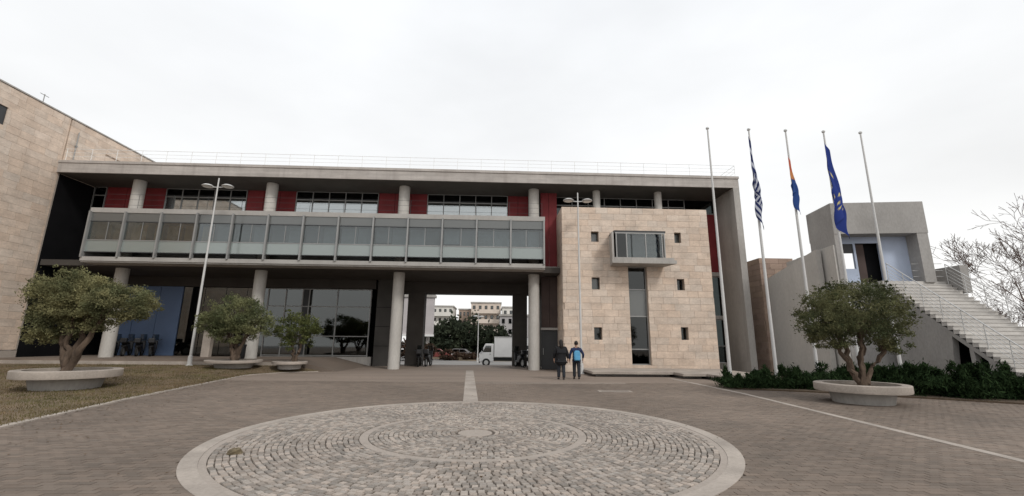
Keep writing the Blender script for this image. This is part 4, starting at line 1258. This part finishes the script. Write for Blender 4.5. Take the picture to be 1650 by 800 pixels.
# ================================================================== MOTORBIKES
def motorbike(name='motorbike'):
    t = thing(name, (0, 0, 0), 'x', 'motorbike')
    for yy in (-.62, .62):
        wv = MB()
        prof = []
        for k in range(20):
            a = 2 * math.pi * k / 20
            prof.append((0, yy + .29 * math.cos(a), .29 + .29 * math.sin(a)))
        wv.tube(prof + [prof[0]], .055, 8)
        w = wv.build('wheel', 'rubber', t, smooth=True)
        MB().prism([(yy + .2 * math.cos(2 * math.pi * k / 14), .29 + .2 * math.sin(2 * math.pi * k / 14)) for k in range(14)], -.02, .02, 'x').build('rim', 'metal', w)
    MB().prism([(-.75, .62), (-.55, .78), (-.05, .74), (.12, .42), (.38, .42), (.46, .95), (.58, .98), (.62, .60), (.42, .30), (-.30, .28), (-.45, .48)], -.15, .15, 'x').build('body', 'black', t, bevel=.05)
    MB().prism([(-.72, .76), (-.70, .86), (-.30, .88), (.02, .80), (0, .74), (-.5, .79)], -.14, .14, 'x').build('seat', 'rubber', t, bevel=.03)
    MB().tube([(-.36, .44, 1.06), (-.2, .52, 1.0), (.2, .52, 1.0), (.36, .44, 1.06)], .018, 6).build('handlebar', 'metal_dark', t)
    MB().tube([(0, .62, .29), (0, .52, .95)], .04, 8).build('fork', 'metal_dark', t)
    MB().prism([(.55, 1.0), (.60, 1.0), (.44, 1.38), (.40, 1.38)], -.17, .17, 'x').build('windscreen', 'glass', t)
    MB().lathe((0, 0, 0), [(.06, 0), (.09, .02), (.09, .05)], 12).build('headlamp', 'lamp_glass', t)
    MB().box(-.17, .17, -.98, -.70, .84, 1.12).build('top_box', 'black', t, bevel=.04)
    for ch in t.children:
        if ch.name.startswith('headlamp'):
            ch.data.transform(Matrix.Translation((0, .60, .88)) @ Matrix.Rotation(-math.pi / 2, 4, 'X'))
    return t
mb0 = motorbike()
spots = [((-5.05, 30.7, 0), .15, 'black motorbike parked against the left pier of the passage'), ((-4.45, 31.1, 0), -.1, 'second black motorbike beside the left pier of the passage'),
         ((1.75, 31.1, 0), .35, 'black motorbike parked in front of the right pier of the passage'), ((2.5, 30.7, 0), -.15, 'black motorbike partly behind the last round column'),
         ((-24.4, 29.9, .55), .5, 'leftmost motorbike of the row before the blue panels'), ((-23.6, 29.9, .55), .4, 'second motorbike of the row before the blue panels'), ((-22.8, 29.9, .55), .45, 'third motorbike of the row before the blue panels'), ((-22.0, 29.9, .55), .5, 'rightmost motorbike of the row before the blue panels')]
for i, (p, a, lab) in enumerate(spots):
    o = mb0 if i == 0 else copy_tree(mb0)
    o.location = p; o.rotation_euler = (0, 0, a); tag(o, lab, 'motorbike', 'parked motorbikes')

# black bin beside the second column
t = thing('litter_bin', (-14.55, 26.5, .55), 'black litter bin beside the round column behind the middle olive', 'bin')
MB().lathe((-14.55, 26.5, .55), [(.20, 0), (.24, .1), (.25, .72), (.27, .74), (.27, .80), (.2, .84)], 20).build('body', 'black', t, smooth=True)
MB().box(-14.7, -14.4, 26.22, 26.26, 1.05, 1.22).build('opening', 'metal_dark', t)

# ================================================================== TRUCK
T = thing('box_truck', (1.6, 46.5, -.75), 'small white box truck parked beyond the passage', 'truck')
z0 = -.75
bxb = MB().box(.05, 4.2, 45.6, 47.6, z0 + .95, z0 + 2.95).build('cargo_box', 'white_body', T, bevel=.03)
MB().box(.02, 4.23, 45.57, 45.6, z0 + .93, z0 + 1.0).box(.02, 4.23, 45.57, 45.6, z0 + 2.88, z0 + 2.97).build('edge_rail', 'metal_pale', bxb)
MB().box(2.4, 4.0, 45.565, 45.597, z0 + 1.75, z0 + 2.1).build('dark_panel', 'metal_dark', bxb)
cab = MB().prism([(-1.45, z0 + .45), (-.0, z0 + .45), (-.0, z0 + 2.25), (-.85, z0 + 2.25), (-1.28, z0 + 1.45), (-1.47, z0 + 1.25)], 45.7, 47.5, 'y').build('cab', 'white_body', T, bevel=.05)
MB().prism([(-1.10, z0 + 1.42), (-.25, z0 + 1.42), (-.25, z0 + 2.05), (-.82, z0 + 2.05)], 45.685, 45.699, 'y').build('side_window', 'glass_shop', cab)
MB().prism([(-1.31, z0 + 1.45), (-1.29, z0 + 1.45), (-.88, z0 + 2.18), (-.90, z0 + 2.18)], 45.85, 47.35, 'y').build('windscreen', 'glass_shop', cab)
MB().box(-1.2, -1.05, 45.45, 45.6, z0 + 1.5, z0 + 1.85).build('mirror', 'black', cab)
MB().box(-1.5, -1.44, 45.8, 46.1, z0 + .75, z0 + .95).build('headlight', 'lamp_glass', cab)
MB().box(-1.5, -1.40, 45.72, 47.48, z0 + .35, z0 + .6).build('bumper', 'metal_dark', cab)
MB().box(-1.505, -1.49, 46.4, 46.85, z0 + .5, z0 + .6).build('number_plate', 'white', cab)
MB().prism([(-1.02, z0 + .5), (-.22, z0 + .5), (-.22, z0 + 1.40), (-1.02, z0 + 1.40)], 45.686, 45.699, 'y').build('door', 'white_body', cab)
MB().box(-.42, -.28, 45.66, 45.686, z0 + 1.2, z0 + 1.24).build('handle', 'black', cab)
MB().box(0, 4.1, 45.9, 47.3, z0 + .55, z0 + .93).build('chassis', 'metal_dark', T)
for wx in (-.75, 3.0):
    for wy in (45.72, 47.28):
        w = MB().prism([(wx + .4 * math.cos(2 * math.pi * k / 20), z0 + .4 + .4 * math.sin(2 * math.pi * k / 20)) for k in range(20)], wy - .12, wy + .12, 'y').build('wheel', 'rubber', T, bevel=.03)
        MB().prism([(wx + .22 * math.cos(2 * math.pi * k / 16), z0 + .4 + .22 * math.sin(2 * math.pi * k / 16)) for k in range(16)], wy - .135, wy - .1, 'y').build('rim', 'metal_pale', w)

# ================================================================== PARKED CARS
def car(m):
    t = thing('parked_car', (0, 0, 0), 'x', 'car')
    MB().prism([(-2.05, .35), (2.05, .35), (2.1, .62), (1.95, .86), (1.05, .95), (-1.6, .98), (-2.05, .9), (-2.1, .6)], -.85, .85, 'y').build('body', m, t, bevel=.06)
    cb = MB().prism([(-1.75, .97), (1.1, .95), (.45, 1.42), (-1.2, 1.46)], -.74, .74, 'y').build('cabin', m, t, bevel=.06)
    MB().prism([(-1.45, 1.0), (-.35, 1.0), (-.35, 1.38), (-1.1, 1.38)], -.755, -.745, 'y').build('side_window', 'glass_shop', cb)
    MB().prism([(-.27, 1.0), (.82, 1.0), (.38, 1.37), (-.27, 1.38)], -.755, -.745, 'y').build('side_window', 'glass_shop', cb)
    for s in (-1, 1):
        MB().box(2.03, 2.11, s * .7 - .15, s * .7 + .15, .62, .76).build('headlight', 'lamp_glass', t)
    for wx in (-1.3, 1.3):
        for wy in (-.76, .76):
            w = MB().prism([(wx + .32 * math.cos(2 * math.pi * k / 18), .32 + .32 * math.sin(2 * math.pi * k / 18)) for k in range(18)], wy - .1, wy + .1, 'y').build('wheel', 'rubber', t)
            MB().prism([(wx + .19 * math.cos(2 * math.pi * k / 14), .32 + .19 * math.sin(2 * math.pi * k / 14)) for k in range(14)], wy - .112, wy + .112, 'y').build('rim', 'metal_pale', w)
    return t
M['carred'] = mat('car_red', (.20, .05, .045), .35, .05, spec=.5)
M['cargrey'] = mat('car_grey', (.14, .13, .13), .35, .05, spec=.5)
M['carwhite'] = M['white_body']
for m, p, a, lab in (('carred', (-8.0, 64, -.75), .1, 'red car parked beyond the passage'), ('carwhite', (-12.2, 60, -.75), .1, 'white car parked far left beyond the passage'), ('cargrey', (-4.6, 66, -.75), -.1, 'grey car parked beyond the passage below the evergreens')):
    c = car(m); c.location = p; c.rotation_euler = (0, 0, a); tag(c, lab, 'car', 'cars parked beyond the passage')

# ================================================================== BEYOND THE PASSAGE
lamp_post(-1.95, 55, -.75, 6.0, 'slender lamp post seen through the passage', .9)
def apartment(x0, x1, y0, y1, z1, m, floors, cols, label, balc=True, z0=-1.0, base=0.0):
    t = thing('apartment_building', ((x0 + x1) / 2, y0, z0), label, 'building', 'buildings beyond')
    box('wall', m, t, x0, x1, y0, y1, z0 + base, z1)
    box('roof', 'concrete', t, x0 - .2, x1 + .2, y0 - .2, y1 + .2, z1, z1 + .35)
    fh = (z1 - z0 - base) / floors; cw = (x1 - x0) / max(1, cols)
    for f in range(floors):
        zf = z0 + base + f * fh
        if balc and f:
            bl = box('balcony', m, t, x0 + .3, x1 - .3, y0 - 1.3, y0 - .01, zf - .15, zf)
            box('parapet', m, bl, x0 + .3, x1 - .3, y0 - 1.3, y0 - 1.2, zf, zf + .9)
        for c in range(cols):
            a = x0 + (c + .28) * cw; b = x0 + (c + .72) * cw
            w = box('window', 'metal_dark', t, a, b, y0 - .06, y0 - .005, zf + .3 * fh, zf + .76 * fh)
            box('pane', 'glass_shop', w, a + .08, b - .08, y0 - .09, y0 - .061, zf + .33 * fh, zf + .73 * fh)
    return t
M['peach'] = mat('peach_render', (.60, .52, .45), .9, .1, .3)
M['greypink'] = mat('grey_pink_render', (.46, .43, .43), .9, .12, .5)
M['cream'] = mat('cream_render', (.62, .60, .56), .9, .1, .3)
M['greywall'] = mat('grey_render', (.42, .40, .40), .9, .1, .3)
M['brownwall'] = mat('brown_render', (.36, .28, .23), .9, .1, .3)
apartment(-19.5, -11.2, 120, 130, 11.0, 'cream', 5, 6, 'white apartment block with balconies seen at left through the passage')
apartment(-10.0, -5.9, 125, 135, 10.6, 'brownwall', 5, 4, 'brown apartment block in the middle of the passage view', False)
apartment(-6.2, 1.7, 118, 128, 11.9, 'peach', 5, 5, 'peach apartment block seen through the passage', True)
apartment(2.0, 6.5, 112, 122, 10.3, 'cream', 4, 3, 'cream apartment block behind the peach one')
apartment(1.0, 7.0, 78, 88, 6.2, 'greywall', 4, 5, 'grey block behind the white truck', False)
t = apartment(-14.5, -8.3, 60.5, 61.6, 7.6, 'greypink', 2, 0, 'pale grey building raised on pillars at the left of the passage view', False, -1.0, 3.6)
box('white_edge', 'white', t, -14.6, -8.1, 60.2, 60.49, 2.35, 2.6)
for x in (-13.8, -9.0):
    MB().lathe((x, 61.2, -1.0), [(.25, 0), (.25, 3.6)], 14).build('pillar', 'concrete', t)
def bush(base, blobs, m, size, seed, label, name='evergreen_tree', cat='tree', th=.18, h=2.0, group='trees and hedges beyond'):
    t = thing(name, base, label, cat, group)
    MB().tube([base, (base[0] + .1, base[1], base[2] + h)], [th, th * .6], 8).build('trunk', 'bark', t)
    V, F = leaves(blobs, size, seed, 1.6)
    np_mesh('crown', V, F, m, t)
bt = [((-7.3, 72, -1), 2.3, 5.6, 'evergreen', 'dark evergreen tree at left beyond the passage'), ((-4.6, 75, -1), 2.6, 6.9, 'evergreen', 'tallest dark evergreen tree beyond the passage'),
      ((-2.0, 77, -1), 2.2, 5.3, 'evergreen', 'dark evergreen tree behind the far lamp post'), ((0.6, 72, -1), 2.0, 4.9, 'evergreen', 'dark evergreen tree behind the truck cab'), ((3.2, 74, -1), 2.2, 4.4, 'evergreen', 'dark evergreen tree behind the truck box'), ((-10.3, 78, -1), 2.6, 5.2, 'evergreen', 'dark evergreen tree behind the pale building on pillars')]
for i, (p, r, h, m, lab) in enumerate(bt):
    bush(p, [(p[0], p[1], p[2] + h * .55, r, r, h * .48, 1800), (p[0] - r * .5, p[1], p[2] + h * .4, r * .6, r * .6, h * .36, 800), (p[0] + r * .5, p[1], p[2] + h * .45, r * .6, r * .6, h * .36, 800)], m, .28, 70 + i, lab)
for i, (p, r, h, lab) in enumerate((((-11.0, 57.5, -1), 1.6, 2.7, 'reddish brown hedge bush under the raised pale building'), ((-8.8, 59.0, -1), 1.2, 2.2, 'reddish brown bush beside the parked red car'), ((-6.0, 61.0, -1), 1.3, 1.5, 'low reddish brown bush in front of the parked red car'), ((-3.6, 63.0, -1), 1.5, 1.3, 'low reddish brown bush left of the far lamp post'))):
    bush(p, [(p[0], p[1], p[2] + h * .55, r, 1, h * .48, 1400)], 'redleaf', .16, 90 + i, lab, 'brown_bush', 'shrub', .05, .8)
# verge under the far trees
gp([(-5.0, 60, -.73), (-.6, 58, -.73), (8, 60, -.73), (8, 95, -.73), (-12, 95, -.73), (-9, 66, -.73)], 'far_verge', 'lawn', 'green verge under the trees beyond the passage')

# far right: trees and low buildings beyond the stair and the gap
rt = [((41, 58, -1), 4.0, 7.5, 'evergreen', 'dark tree seen in the gap left of the concrete podium'), ((62, 62, -1), 4, 5.2, 'redleaf', 'reddish brown tree low behind the bare branches'), ((72, 66, -1), 4.5, 5.6, 'evergreen', 'dark tree behind the stair rail'), ((80, 64, -1), 4, 5.0, 'redleaf', 'second reddish brown tree at the right edge')]
for i, (p, r, h, m, lab) in enumerate(rt):
    bush(p, [(p[0], p[1], p[2] + h * .55, r, r, h * .45, 1500), (p[0] + r * .5, p[1], p[2] + h * .45, r * .6, r * .6, h * .4, 800)], m, .32, 110 + i, lab)
apartment(52, 62, 78, 88, 5.0, 'cream', 2, 4, 'low pale building far behind the outdoor stair')
apartment(64, 90, 76, 86, 5.6, 'greywall', 2, 8, 'long low grey building at the right edge behind the bare tree', False)
